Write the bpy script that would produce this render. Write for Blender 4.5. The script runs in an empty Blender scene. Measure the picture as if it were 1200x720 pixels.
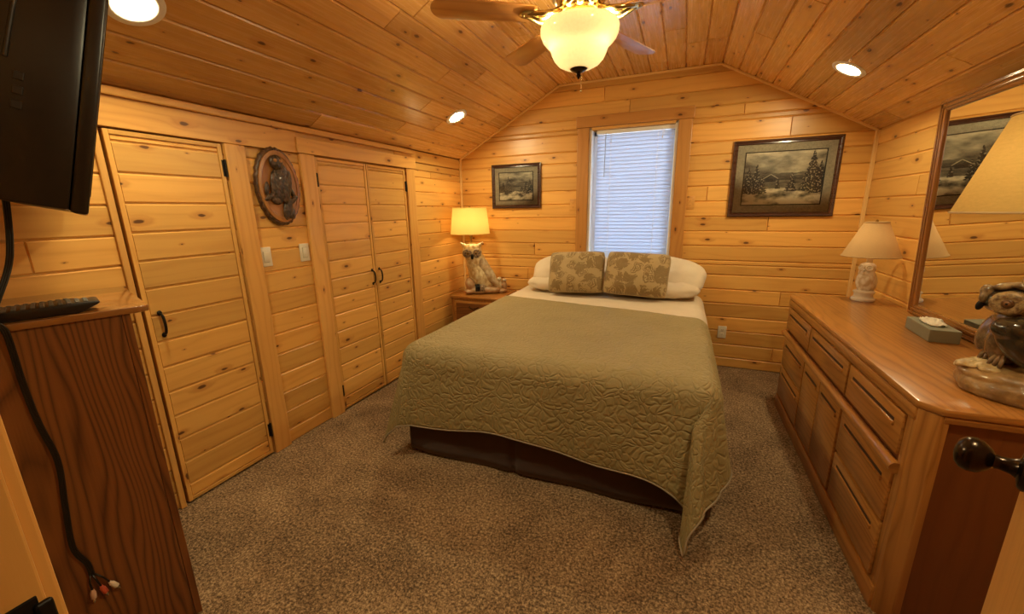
import bpy, bmesh, math, random
from mathutils import Vector, Matrix, Euler, noise
R = random.Random(7)
PI = math.pi
rad = math.radians
SC = bpy.context.scene
COL = SC.collection
V = Vector

# ------------------------------------------------------------------ helpers: objects
def tag(o, label=None, cat=None, group=None, kind=None):
    if label: o['label'] = label
    if cat: o['category'] = cat
    if group: o['group'] = group
    if kind: o['kind'] = kind
    return o

def empty(name, loc, rotz=0.0, label=None, cat=None, group=None, rot=None):
    o = bpy.data.objects.new(name, None)
    COL.objects.link(o)
    o.empty_display_size = 0.05
    o.location = loc
    o.rotation_euler = rot if rot else (0, 0, rotz)
    return tag(o, label, cat, group)

def nb():
    bm = bmesh.new()
    bm.loops.layers.uv.new('UVMap')
    bm.loops.layers.float_color.new('bc')
    return bm

def basis(o):
    m = Matrix.LocRotScale(o.location, o.rotation_euler, o.scale)
    return basis(o.parent) @ m if o.parent else m

def mk(name, bm, mat, parent=None, smooth=None, local=False, loc=None):
    """link bm as ONE mesh object; coordinates are world unless local"""
    if parent is not None and not local:
        bm.transform(basis(parent).inverted())
    elif parent is None and not local:
        if loc is None:
            xs = [v.co.x for v in bm.verts]; ys = [v.co.y for v in bm.verts]; zs = [v.co.z for v in bm.verts]
            loc = V(((min(xs) + max(xs)) / 2, (min(ys) + max(ys)) / 2, min(zs)))
        bm.transform(Matrix.Translation(-V(loc)))
    me = bpy.data.meshes.new(name)
    bm.normal_update()
    bm.to_mesh(me); bm.free()
    for m in (mat if isinstance(mat, (list, tuple)) else [mat]):
        me.materials.append(m)
    if smooth is not None:
        me.shade_smooth()
        if smooth < 180:
            me.set_sharp_from_angle(angle=rad(smooth))
    o = bpy.data.objects.new(name, me)
    COL.objects.link(o)
    if parent is not None: o.parent = parent
    elif not local: o.location = loc
    return o

def sub(o, lv=1):
    m = o.modifiers.new('sub', 'SUBSURF'); m.levels = lv; m.render_levels = lv
    return o

def wood_uv(bm, faces, axis=0, rnd=True):
    uv = bm.loops.layers.uv.active; bc = bm.loops.layers.float_color['bc']
    ru, rv = R.uniform(0, 50), R.uniform(0, 50)
    c = (R.random(), R.random(), R.random(), 1)
    for f in faces:
        f.normal_update()
        n = f.normal
        k = max(range(3), key=lambda i: abs(n[i]))
        if k == axis:
            a, b = [i for i in range(3) if i != axis]
        else:
            a = axis; b = [i for i in range(3) if i not in (axis, k)][0]
        for l in f.loops:
            co = l.vert.co
            l[uv].uv = (co[a] + ru, co[b] + rv)
            l[bc] = c

def box(bm, lo, hi, bev=0.0, seg=2, axis=None, mat=None, mi=0):
    lo, hi = V(lo), V(hi)
    d = hi - lo
    for i in range(3):
        if d[i] < 0: lo[i], hi[i] = hi[i], lo[i]
    d = hi - lo; c = (lo + hi) / 2
    r = bmesh.ops.create_cube(bm, size=1.0)
    vs = r['verts']
    for v in vs: v.co = V((v.co.x * d.x, v.co.y * d.y, v.co.z * d.z)) + c
    fs = list({f for v in vs for f in v.link_faces})
    if bev > 0:
        es = list({e for v in vs for e in v.link_edges})
        b = min(bev, min(d) * 0.45)
        rr = bmesh.ops.bevel(bm, geom=es, offset=b, segments=seg, profile=0.5, affect='EDGES', clamp_overlap=True)
        fs = list({f for v in rr['verts'] for f in v.link_faces})
    if axis is None: axis = max(range(3), key=lambda i: d[i])
    wood_uv(bm, fs, axis)
    for f in fs: f.material_index = mi
    if mat is not None:
        bmesh.ops.transform(bm, matrix=mat, verts=list({v for f in fs for v in f.verts}))
    return fs

def prism(bm, poly, axis, a, b, grain=None, bev=0.0, mi=0):
    """extrude a closed 2D polygon along an axis from a to b"""
    oth = [i for i in range(3) if i != axis]
    def P(p, t):
        co = [0, 0, 0]; co[axis] = t; co[oth[0]] = p[0]; co[oth[1]] = p[1]
        return bm.verts.new(co)
    A = [P(p, a) for p in poly]; B = [P(p, b) for p in poly]
    n = len(poly); fs = []
    fs.append(bm.faces.new(A)); fs.append(bm.faces.new(B[::-1]))
    for i in range(n):
        j = (i + 1) % n
        fs.append(bm.faces.new((A[j], A[i], B[i], B[j])))
    bmesh.ops.recalc_face_normals(bm, faces=fs)
    if bev > 0:
        es = list({e for f in fs for e in f.edges})
        rr = bmesh.ops.bevel(bm, geom=es, offset=bev, segments=2, profile=0.5, affect='EDGES', clamp_overlap=True)
        fs = list({f for v in rr['verts'] for f in v.link_faces})
    wood_uv(bm, fs, axis if grain is None else grain)
    for f in fs: f.material_index = mi
    return fs

def lathe(bm, prof, c=(0, 0, 0), n=48, mat=None, mi=0, sx=1.0, sy=1.0, wob=None):
    """revolve (r,z) profile about z"""
    uv = bm.loops.layers.uv.active
    rings = []; c = V(c)
    for (r, z) in prof:
        if r < 1e-6:
            rings.append([bm.verts.new(c + V((0, 0, z)))])
        else:
            ring = []
            for i in range(n):
                a = 2 * PI * i / n
                k = wob(a, z) if wob else 1.0
                ring.append(bm.verts.new(c + V((r * k * sx * math.cos(a), r * k * sy * math.sin(a), z))))
            rings.append(ring)
    fs = []; L = 0.0
    for q in range(len(rings) - 1):
        A, B = rings[q], rings[q + 1]
        dl = math.hypot(prof[q + 1][0] - prof[q][0], prof[q + 1][1] - prof[q][1])
        rr = max(prof[q][0], prof[q + 1][0])
        for i in range(n):
            j = (i + 1) % n
            if len(A) == 1 and len(B) == 1: continue
            if len(A) == 1: vs = (A[0], B[j], B[i]); uu = [(i + .5, 0), (i + 1, 1), (i, 1)]
            elif len(B) == 1: vs = (A[i], A[j], B[0]); uu = [(i, 0), (i + 1, 0), (i + .5, 1)]
            else: vs = (A[i], A[j], B[j], B[i]); uu = [(i, 0), (i + 1, 0), (i + 1, 1), (i, 1)]
            f = bm.faces.new(vs); f.material_index = mi; fs.append(f)
            for l, t in zip(f.loops, uu):
                l[uv].uv = (t[0] / n * 2 * PI * rr, L + t[1] * dl)
        L += dl
    if mat is not None:
        bmesh.ops.transform(bm, matrix=mat, verts=[v for r in rings for v in r])
    return fs

def smooth_path(pts, k=8):
    pts = [V(p) for p in pts]; out = []
    for i in range(len(pts) - 1):
        p0 = pts[max(i - 1, 0)]; p1 = pts[i]; p2 = pts[i + 1]; p3 = pts[min(i + 2, len(pts) - 1)]
        for s in range(k):
            t = s / k
            out.append(0.5 * ((2 * p1) + (p2 - p0) * t + (2 * p0 - 5 * p1 + 4 * p2 - p3) * t * t + (3 * p1 - p0 - 3 * p2 + p3) * t ** 3))
    out.append(pts[-1]); return out

def tube(bm, pts, r, n=10, caps=True, closed=False, mi=0, flat=1.0):
    pts = [V(p) for p in pts]; rings = []; m = len(pts)
    up = V((0, 0, 1)); prev = None
    for i, p in enumerate(pts):
        if closed: t = pts[(i + 1) % m] - pts[i - 1]
        else: t = pts[min(i + 1, m - 1)] - pts[max(i - 1, 0)]
        t.normalize()
        if prev is None:
            a = up if abs(t.z) < 0.9 else V((1, 0, 0))
            x = t.cross(a).normalized()
        else:
            x = (prev - t * prev.dot(t)).normalized()
        prev = x; y = t.cross(x)
        rr = r(i / (m - 1)) if callable(r) else r
        rings.append([bm.verts.new(p + x * rr * math.cos(2 * PI * k / n) + y * rr * flat * math.sin(2 * PI * k / n)) for k in range(n)])
    rng = range(m) if closed else range(m - 1)
    fs = []
    for i in rng:
        A, B = rings[i], rings[(i + 1) % m]
        for k in range(n):
            j = (k + 1) % n
            fs.append(bm.faces.new((A[k], A[j], B[j], B[k])))
    if caps and not closed:
        fs.append(bm.faces.new(rings[0][::-1])); fs.append(bm.faces.new(rings[-1]))
    for f in fs: f.material_index = mi
    return fs

def ball(bm, c, r, rot=None, u=24, v=16, mi=0):
    """ellipsoid"""
    if not isinstance(r, (tuple, list)): r = (r, r, r)
    m = Matrix.Translation(V(c)) @ (rot.to_matrix().to_4x4() if rot else Matrix.Identity(4)) @ Matrix.Diagonal((r[0], r[1], r[2], 1))
    res = bmesh.ops.create_uvsphere(bm, u_segments=u, v_segments=v, radius=1.0, matrix=m)
    fs = list({f for w in res['verts'] for f in w.link_faces})
    for f in fs: f.material_index = mi
    return fs

def remesh(o, vox=0.005, it=4):
    m = o.modifiers.new('r', 'REMESH'); m.mode = 'VOXEL'; m.voxel_size = vox; m.use_smooth_shade = True
    s = o.modifiers.new('s', 'SMOOTH'); s.factor = 0.5; s.iterations = it
    return o

# ------------------------------------------------------------------ helpers: materials
class NT:
    def __init__(s, name):
        s.m = bpy.data.materials.new(name); s.m.use_nodes = True
        s.t = s.m.node_tree; s.t.nodes.clear()
        s.out = s.t.nodes.new('ShaderNodeOutputMaterial')
    def n(s, kind, ins=None, **props):
        nd = s.t.nodes.new(kind)
        for k, v in props.items(): setattr(nd, k, v)
        for k, v in (ins or {}).items():
            sock = nd.inputs[k]
            if isinstance(v, bpy.types.NodeSocket): s.t.links.new(v, sock)
            else: sock.default_value = v
        return nd
    def math(s, op, a, b=0.0, c=0.0, clamp=False):
        nd = s.n('ShaderNodeMath', {0: a, 1: b, 2: c}, operation=op); nd.use_clamp = clamp
        return nd.outputs[0]
    def mix(s, f, a, b, blend='MIX'):
        nd = s.n('ShaderNodeMix', {0: f, 6: a, 7: b}, data_type='RGBA', blend_type=blend)
        return nd.outputs[2]
    def ramp(s, f, stops, interp='LINEAR'):
        nd = s.n('ShaderNodeValToRGB', {0: f}); cr = nd.color_ramp; cr.interpolation = interp
        while len(cr.elements) < len(stops): cr.elements.new(0.5)
        for e, (p, c) in zip(cr.elements, stops):
            e.position = p; e.color = (*c, 1) if len(c) == 3 else c
        return nd.outputs[0]
    def sstep(s, x, a, b, lo=0.0, hi=1.0):
        nd = s.n('ShaderNodeMapRange', {0: x, 1: a, 2: b, 3: lo, 4: hi}, interpolation_type='SMOOTHSTEP')
        return nd.outputs[0]
    def noise(s, vec, scale, detail=3, rough=.5, dist=0.0):
        nd = s.n('ShaderNodeTexNoise', {'Vector': vec, 'Scale': scale, 'Detail': detail, 'Roughness': rough, 'Distortion': dist})
        return nd.outputs[0]
    def vec(s, x, y, z=0.0):
        return s.n('ShaderNodeCombineXYZ', {0: x, 1: y, 2: z}).outputs[0]
    def uv(s):
        nd = s.n('ShaderNodeUVMap', uv_map='UVMap').outputs[0]
        sp = s.n('ShaderNodeSeparateXYZ', {0: nd})
        return nd, sp.outputs[0], sp.outputs[1]
    def obj(s):
        return s.n('ShaderNodeTexCoord').outputs['Object']
    def bump(s, h, dist=.002, strength=1.0):
        return s.n('ShaderNodeBump', {'Height': h, 'Distance': dist, 'Strength': strength}).outputs[0]
    def princ(s, col, rough=.5, normal=None, **kw):
        ins = {'Base Color': col if isinstance(col, bpy.types.NodeSocket) else (*col[:3], 1), 'Roughness': rough}
        for k, v in kw.items(): ins[k.replace('_', ' ')] = v
        if normal is not None: ins['Normal'] = normal
        nd = s.n('ShaderNodeBsdfPrincipled', ins)
        s.t.links.new(nd.outputs[0], s.out.inputs[0]); return nd
    def surf(s, sock): s.t.links.new(sock, s.out.inputs[0])

def plain(name, col, rough=.5, **kw):
    t = NT(name); t.princ(col, rough, **kw); return t.m

def wood(name, light, dark, knotc, rough=.35, knots=True, ring=16.0, fine=70.0, var=.28, coat=0.0, streak=.5, ringmix=.6):
    t = NT(name)
    _, u, v = t.uv()
    at = t.n('ShaderNodeAttribute', attribute_name='bc')
    sp = t.n('ShaderNodeSeparateColor', {0: at.outputs[0]})
    r1, r2, r3 = sp.outputs
    u = t.math('ADD', u, t.math('MULTIPLY', r3, 37.0)); v = t.math('ADD', v, t.math('MULTIPLY', r2, 23.0))
    halo = 0.0
    if knots:
        kv = t.vec(t.math('MULTIPLY', u, 3.3), t.math('MULTIPLY', v, 7.6))
        kv = t.n('ShaderNodeVectorMath', {0: kv, 1: t.n('ShaderNodeVectorMath', {0: t.n('ShaderNodeTexNoise', {'Vector': kv, 'Scale': 9.0}).outputs[1], 3: .05}, operation='SCALE').outputs[0]}, operation='ADD').outputs[0]
        vo = t.n('ShaderNodeTexVoronoi', {'Vector': kv, 'Scale': 1.0, 'Randomness': 1.0}, voronoi_dimensions='2D')
        d = vo.outputs['Distance']; rc = t.n('ShaderNodeSeparateColor', {0: vo.outputs['Color']}).outputs[0]
        size = t.math('MULTIPLY', t.math('SUBTRACT', rc, .25, clamp=True), .125)
        dn = t.math('DIVIDE', d, t.math('ADD', size, .0005))
        knot = t.sstep(dn, 1.0, .55)
        halo = t.math('MULTIPLY', t.sstep(dn, 3.2, .8), t.sstep(size, .004, .02))
    warp = t.noise(t.vec(t.math('MULTIPLY', u, .9), t.math('MULTIPLY', v, 5.0)), 1.0, 2)
    ph = t.math('ADD', t.math('MULTIPLY', v, ring * 2.2), t.math('MULTIPLY', warp, ring * .55))
    if knots: ph = t.math('ADD', ph, t.math('MULTIPLY', halo, 1.6))
    rings = t.math('PINGPONG', ph, 1.0)
    rings = t.math('POWER', rings, 2.2)
    fi = t.noise(t.vec(t.math('MULTIPLY', u, 2.2), t.math('MULTIPLY', v, fine)), 1.0, 4, .6)
    broad = t.noise(t.vec(t.math('MULTIPLY', u, .7), t.math('MULTIPLY', v, 9.0)), 1.0, 3)
    f = t.math('ADD', t.math('MULTIPLY', rings, ringmix), t.math('MULTIPLY', t.math('SUBTRACT', fi, .5), streak))
    f = t.math('ADD', f, t.math('MULTIPLY', t.math('SUBTRACT', broad, .5), 1.1), clamp=True)
    col = t.mix(f, (*light, 1), (*dark, 1))
    tone = t.math('ADD', 1.0 - var * .55, t.math('MULTIPLY', r1, var))
    col = t.mix(1.0, col, t.n('ShaderNodeCombineColor', {0: tone, 1: tone, 2: tone}).outputs[0], 'MULTIPLY')
    col = t.mix(t.math('MULTIPLY', r2, .35), col, t.mix(1.0, col, (1.0, .84, .62, 1), 'MULTIPLY'))
    if knots:
        col = t.mix(t.math('MULTIPLY', halo, .45), col, (dark[0] * .8, dark[1] * .62, dark[2] * .5, 1))
        col = t.mix(t.math('MULTIPLY', knot, .92), col, (*knotc, 1))
    nr = t.bump(t.math('SUBTRACT', 1.0, fi), .0006, .5)
    kw = {}
    if coat: kw = {'Coat_Weight': coat, 'Coat_Roughness': .12}
    t.princ(col, t.math('ADD', rough - .06, t.math('MULTIPLY', fi, .12)), nr, **kw)
    return t.m

# ------------------------------------------------------------------ materials
PINE = wood('pine_boards', (.73, .41, .108), (.53, .235, .048), (.085, .028, .01), rough=.36, ring=15, ringmix=.34, var=.36)
PINEC = wood('pine_ceiling', (.68, .385, .118), (.48, .225, .056), (.085, .028, .01), rough=.27, ring=15, ringmix=.34, var=.34)
PTRIM = wood('pine_trim', (.72, .395, .112), (.54, .245, .056), (.09, .03, .01), rough=.34, ring=20, var=.12, ringmix=.4)
PBLADE = wood('pine_blade', (.60, .30, .085), (.42, .17, .04), (.1, .03, .01), rough=.3, ring=15, knots=False)
OAK = wood('oak', (.41, .182, .042), (.24, .092, .018), (.1, .03, .01), rough=.3, knots=False, ring=30, fine=150, var=.16, coat=.35, streak=1.0, ringmix=.75)
OAKD = wood('oak_dark', (.215, .080, .020), (.080, .026, .0065), (.1, .03, .01), rough=.38, knots=False, ring=44, fine=130, var=.1, coat=.15, streak=.9, ringmix=.95)
OAKV = wood('oak_end_veneer', (.185, .060, .015), (.13, .038, .009), (.1, .03, .01), rough=.42, knots=False, ring=20, fine=120, var=.08, streak=.5, ringmix=.4)
OAKG = wood('oak_polished', (.30, .125, .032), (.16, .055, .013), (.1, .03, .01), rough=.2, knots=False, ring=11, fine=130, var=.1, coat=1.0, streak=.6, ringmix=.6)
PTRIML = wood('pine_moulding_light', (.82, .55, .22), (.70, .41, .14), (.09, .03, .01), rough=.32, ring=20, var=.08, ringmix=.3, knots=False)
PWIN = wood('pine_casing', (.50, .245, .065), (.36, .15, .032), (.09, .03, .01), rough=.34, ring=20, var=.12, ringmix=.4)
WALNUT = wood('dark_frame', (.055, .018, .010), (.03, .010, .006), (.01, .01, .01), rough=.28, knots=False, coat=.4)
BLACK = plain('black_iron', (.012, .011, .010), .42, Metallic=.6)
BLKPL = plain('black_plastic', (.010, .009, .008), .28)
BLKPL2 = plain('black_plastic_matte', (.008, .0065, .0055), .36)
BRONZE = plain('oil_rubbed_bronze', (.035, .022, .014), .22, Metallic=.85)
BRASS = plain('antique_brass', (.52, .41, .20), .26, Metallic=1.0)
WHITEPL = plain('white_plastic', (.72, .66, .52), .4)
WHITEPAINT = plain('white_vinyl', (.80, .80, .78), .4)
CANW = plain('can_trim_white', (.80, .76, .68), .5)
DARKSLOT = plain('dark_slot', (.045, .018, .006), .7)

def emis(name, col, s):
    t = NT(name); t.surf(t.n('ShaderNodeEmission', {'Color': (*col, 1), 'Strength': s}).outputs[0]); return t.m

def carpet_mat():
    t = NT('carpet'); p = t.obj()
    big = t.noise(p, 1.7, 3, .55, 1.2); mid = t.noise(p, 9, 3)
    sp = t.noise(p, 85, 3, .7); sp2 = t.noise(p, 210, 2, .6)
    h = t.math('ADD', t.math('MULTIPLY', sp, .7), t.math('MULTIPLY', sp2, .4))
    f = t.math('ADD', t.math('MULTIPLY', t.math('SUBTRACT', h, .55), 3.6), .47)
    f = t.math('ADD', f, t.math('MULTIPLY', t.math('SUBTRACT', mid, .5), .25))
    f = t.math('ADD', f, t.math('MULTIPLY', t.math('SUBTRACT', big, .5), .7), clamp=True)
    col = t.ramp(f, [(0, (.052, .030, .015)), (.35, (.180, .112, .057)), (.7, (.36, .238, .130)), (1, (.55, .40, .24))])
    t.princ(col, .95, t.bump(h, .014, .9))
    return t.m
CARPET = carpet_mat()

def fabric(name, col, scale=900, bumpd=.0004, rough=.9, var=.1, sheen=.2, wr=0.0):
    t = NT(name); p = t.obj()
    n1 = t.noise(p, scale, 2); n2 = t.noise(p, 9, 3)
    f = t.math('ADD', 1 - var, t.math('MULTIPLY', n2, 2 * var))
    c = t.mix(1.0, (*col, 1), t.n('ShaderNodeCombineColor', {0: f, 1: f, 2: f}).outputs[0], 'MULTIPLY')
    h = t.math('ADD', t.math('MULTIPLY', n1, .06), t.math('MULTIPLY', t.noise(p, 14, 3, .5, .6), wr))
    t.princ(c, rough, t.bump(h, bumpd * 15, .6), **{'Sheen_Weight': sheen}); return t.m
SHEET = fabric('cream_sheet', (.62, .52, .38), wr=.4)
PILLOWC = fabric('pillow_white', (.66, .57, .43), wr=.8)
SKIRT = fabric('brown_skirt', (.050, .022, .012), var=.15, wr=.5)
MATT = fabric('mattress_ticking', (.6, .55, .45))

def quilt_mat():
    t = NT('quilt_olive'); nd, u, v = t.uv()
    w = t.n('ShaderNodeTexNoise', {'Vector': nd, 'Scale': 9.0, 'Detail': 2.0}).outputs[1]
    wv = t.n('ShaderNodeVectorMath', {0: w, 3: .13}, operation='SCALE').outputs[0]
    pw = t.n('ShaderNodeVectorMath', {0: nd, 1: wv}, operation='ADD').outputs[0]
    vo = t.n('ShaderNodeTexVoronoi', {'Vector': pw, 'Scale': 27.0, 'Randomness': .9}, voronoi_dimensions='2D', feature='DISTANCE_TO_EDGE')
    puff = t.sstep(vo.outputs[0], .0, .28)
    vo2 = t.n('ShaderNodeTexVoronoi', {'Vector': pw, 'Scale': 8.5, 'Randomness': .8}, voronoi_dimensions='2D')
    arcs = t.math('PINGPONG', t.math('MULTIPLY', vo2.outputs['Distance'], 3.4), .5)
    arcs = t.sstep(arcs, .0, .22)
    fine = t.noise(nd, 170, 3, .6)
    sel = t.sstep(t.noise(nd, 5.0, 2), .42, .58)
    h = t.math('ADD', t.math('MULTIPLY', puff, t.math('SUBTRACT', .75, t.math('MULTIPLY', sel, .35))), t.math('MULTIPLY', arcs, t.math('MULTIPLY', sel, .6)))
    h = t.math('ADD', h, t.math('MULTIPLY', fine, .20))
    n2 = t.noise(nd, 3.0, 3)
    c = t.ramp(n2, [(.3, (.27, .215, .092)), (.7, (.31, .248, .110))])
    t.princ(c, .6, t.bump(h, .007, .75), **{'Sheen_Weight': .12, 'Sheen_Roughness': .4, 'Sheen_Tint': (.8, .7, .4, 1)})
    return t.m
QUILT = quilt_mat()
HEM = plain('quilt_piping', (.30, .25, .17), .7)
LINING = plain('quilt_lining', (.05, .045, .04), .8)

def damask_mat():
    t = NT('damask'); nd, u, v = t.uv()
    w = t.n('ShaderNodeTexNoise', {'Vector': nd, 'Scale': 12.0, 'Detail': 2.0}).outputs[1]
    pw = t.n('ShaderNodeVectorMath', {0: nd, 1: t.n('ShaderNodeVectorMath', {0: w, 3: .135}, operation='SCALE').outputs[0]}, operation='ADD').outputs[0]
    vo = t.n('ShaderNodeTexVoronoi', {'Vector': pw, 'Scale': 9.5, 'Randomness': .7}, voronoi_dimensions='2D')
    d = vo.outputs['Distance']
    q = t.n('ShaderNodeVectorMath', {0: pw, 1: vo.outputs['Position']}, operation='SUBTRACT').outputs[0]
    sq = t.n('ShaderNodeSeparateXYZ', {0: q})
    ang = t.math('ARCTAN2', sq.outputs[1], sq.outputs[0])
    rc = t.n('ShaderNodeSeparateColor', {0: vo.outputs['Color']})
    lobes = t.math('ABSOLUTE', t.math('SINE', t.math('ADD', t.math('MULTIPLY', ang, 3.5), t.math('MULTIPLY', d, 9.0))))
    fine_l = t.noise(pw, 60, 2, .5, 1.0)
    edge = t.math('ADD', .33, t.math('MULTIPLY', lobes, .24)); edge = t.math('ADD', edge, t.math('MULTIPLY', t.math('SUBTRACT', fine_l, .5), .42))
    leaf = t.sstep(t.math('SUBTRACT', edge, d), -.015, .03)
    spiral = t.sstep(t.math('PINGPONG', t.math('ADD', t.math('MULTIPLY', d, 5.5), t.math('MULTIPLY', ang, .159)), .5), .14, .22)
    isp = t.math('GREATER_THAN', rc.outputs[0], .62)
    leaf2 = t.math('MULTIPLY', t.sstep(d, .46, .40), spiral)
    leaf = t.math('ADD', t.math('MULTIPLY', leaf, t.math('SUBTRACT', 1.0, isp)), t.math('MULTIPLY', leaf2, isp))
    rib = t.sstep(t.math('ABSOLUTE', t.math('SINE', t.math('MULTIPLY', ang, 3.5))), .05, .22)
    leaf = t.math('MULTIPLY', leaf, t.math('ADD', .6, t.math('MULTIPLY', rib, .4)))
    c = t.mix(leaf, (.40, .295, .140, 1), (.225, .150, .055, 1))
    fine = t.noise(nd, 420, 2)
    t.princ(c, .75, t.bump(t.math('ADD', t.math('MULTIPLY', leaf, .5), t.math('MULTIPLY', fine, .4)), .0025, .6), **{'Sheen_Weight': .15})
    return t.m
DAMASK = damask_mat()

def shade_mat(name, col, trans=.4, fib=.15, fs=60):
    t = NT(name); nd, u, v = t.uv()
    n = t.noise(t.vec(t.math('MULTIPLY', u, 1.0), t.math('MULTIPLY', v, 2.5)), fs, 4, .65, .5)
    f = t.math('ADD', 1 - fib, t.math('MULTIPLY', n, fib * 2))
    c = t.mix(1.0, (*col, 1), t.n('ShaderNodeCombineColor', {0: f, 1: f, 2: f}).outputs[0], 'MULTIPLY')
    a = t.n('ShaderNodeBsdfDiffuse', {'Color': c}); b = t.n('ShaderNodeBsdfTranslucent', {'Color': c})
    t.surf(t.n('ShaderNodeMixShader', {0: trans, 1: a.outputs[0], 2: b.outputs[0]}).outputs[0]); return t.m

def glass_pane(name, tint=(1, 1, 1), rough=.02, refl=1.0):
    t = NT(name)
    fr = t.n('ShaderNodeFresnel', {'IOR': 1.45}).outputs[0]
    a = t.n('ShaderNodeBsdfTransparent', {'Color': (*tint, 1)}); b = t.n('ShaderNodeBsdfGlossy', {'Roughness': rough})
    t.surf(t.n('ShaderNodeMixShader', {0: t.math('MULTIPLY', fr, refl), 1: a.outputs[0], 2: b.outputs[0]}).outputs[0]); return t.m
PANE = glass_pane('clear_glass')

def ceramic(name, c1, c2, scale=30, rough=.35, bumpd=.004, feather=True, coat=.3, lo=.35, hi=.65):
    t = NT(name); p = t.obj()
    n = t.noise(p, scale, 4, .6)
    c = t.mix(t.sstep(n, lo, hi), (*c1, 1), (*c2, 1))
    h = n
    if feather:
        vo = t.n('ShaderNodeTexVoronoi', {'Vector': t.n('ShaderNodeVectorMath', {0: p, 1: (1, 1, .62)}, operation='MULTIPLY').outputs[0], 'Scale': scale * 1.6}, feature='SMOOTH_F1')
        h = t.math('SUBTRACT', t.math('MULTIPLY', n, .3), vo.outputs['Distance'])
        c = t.mix(t.sstep(vo.outputs['Distance'], .35, .7), c, t.mix(1.0, c, (.72, .60, .44, 1), 'MULTIPLY'))
    t.princ(c, rough, t.bump(h, bumpd, .8), **{'Coat_Weight': coat}); return t.m

# ------------------------------------------------------------------ room dimensions (metres)
XL, XR, YF = -2.325, 1.34, 4.14
EAVE, RIDGE, FX0, FX1 = 2.05, 2.665, -1.20, 0.21
YN = 0.135                       # room face of the wall with the entry door
PITCH = .132

def gx(z):
    if z <= EAVE: return XL, XR
    k = (z - EAVE) / (RIDGE - EAVE)
    return XL + (FX0 - XL) * k, XR + (FX1 - XR) * k

def board(bm, O, U, Vv, N, ul0, ur0, ul1, ur1, v0, v1, c=.0085, g=.010):
    uv = bm.loops.layers.uv.active; bc = bm.loops.layers.float_color['bc']
    col = (R.random(), R.random(), R.random(), 1); ru, rv = R.uniform(0, 60), R.uniform(0, 60)
    e = .004
    P = [(ul0, v0), (ur0, v0), (ur1, v1), (ul1, v1)]
    Q = [(ul0 + e, v0 + c), (ur0 - e, v0 + c), (ur1 - e, v1 - c), (ul1 + e, v1 - c)]
    A = [bm.verts.new(O + U * a + Vv * b - N * g) for a, b in P]
    B = [bm.verts.new(O + U * a + Vv * b) for a, b in Q]
    def F(vs, uu):
        f = bm.faces.new(vs)
        for l, t in zip(f.loops, uu):
            l[uv].uv = (t[0] + ru, t[1] + rv); l[bc] = col
    F(B, Q)
    for i in range(4):
        j = (i + 1) % 4
        F((A[i], A[j], B[j], B[i]), (P[i], P[j], Q[j], Q[i]))

def row(bm, O, U, Vv, N, v0, v1, ends, lo=.9, hi=2.6, joints=True):
    """one course; ends(v) -> (uL,uR)"""
    a0, b0 = ends(v0); a1, b1 = ends(v1)
    L = min(b0, b1) - max(a0, a1)
    cuts = []
    if joints:
        x = max(a0, a1) + R.uniform(.25, hi)
        while x < min(b0, b1) - .2:
            cuts.append(x); x += R.uniform(lo, hi)
    xs = [(a0, a1)] + [(c, c) for c in cuts] + [(b0, b1)]
    for i in range(len(xs) - 1):
        board(bm, O, U, Vv, N, xs[i][0], xs[i + 1][0], xs[i][1], xs[i + 1][1], v0, v1)

def courses(top, start=.095, pitch=PITCH, extra=()):
    zs = [0.0]; z = start
    while z < top - .02: zs.append(z); z += pitch
    zs.append(top)
    for e in extra:
        zs = [q for q in zs if abs(q - e) > .03 or q in (0.0, top)] + [e]
    return sorted(set(zs))

def slab(bm, poly, axis, a, b):
    prism(bm, poly, axis, a, b)

def struct(o, label, cat):
    return tag(o, label, cat, kind='structure')

# ---- floor
bm = nb(); box(bm, (XL - .1, -1.25, -.06), (XR + .1, YF + .08, 0.0))
struct(mk('floor', bm, CARPET), 'speckled brown cut pile carpet covering the bedroom floor', 'floor')

# ---- far wall with the window opening
WX0, WX1, WZ0, WZ1 = -.885, -.10, .98, 2.25
bm = nb(); O = V((0, YF, 0)); U = V((1, 0, 0)); Z = V((0, 0, 1)); N = V((0, -1, 0))
zs = courses(RIDGE, extra=(EAVE, WZ0, WZ1))
for v0, v1 in zip(zs, zs[1:]):
    if v0 >= WZ0 - 1e-4 and v1 <= WZ1 + 1e-4:
        row(bm, O, U, Z, N, v0, v1, lambda v: (gx(v)[0], WX0)); row(bm, O, U, Z, N, v0, v1, lambda v: (WX1, gx(v)[1]))
    else:
        row(bm, O, U, Z, N, v0, v1, gx)
for poly in ([(XL - .1, 0), (WX0, 0), (WX0, RIDGE + .05), (FX0, RIDGE + .05), (XL - .1, EAVE)], [(WX1, 0), (XR + .1, 0), (XR + .1, EAVE), (FX1, RIDGE + .05), (WX1, RIDGE + .05)],
             [(WX0, 0), (WX1, 0), (WX1, WZ0), (WX0, WZ0)], [(WX0, WZ1), (WX1, WZ1), (WX1, RIDGE + .05), (WX0, RIDGE + .05)]):
    slab(bm, poly, 1, YF + .012, YF + .16)
struct(mk('wall_far', bm, PINE), 'gable wall of knotty pine boards behind the bed with a window', 'wall')

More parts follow.
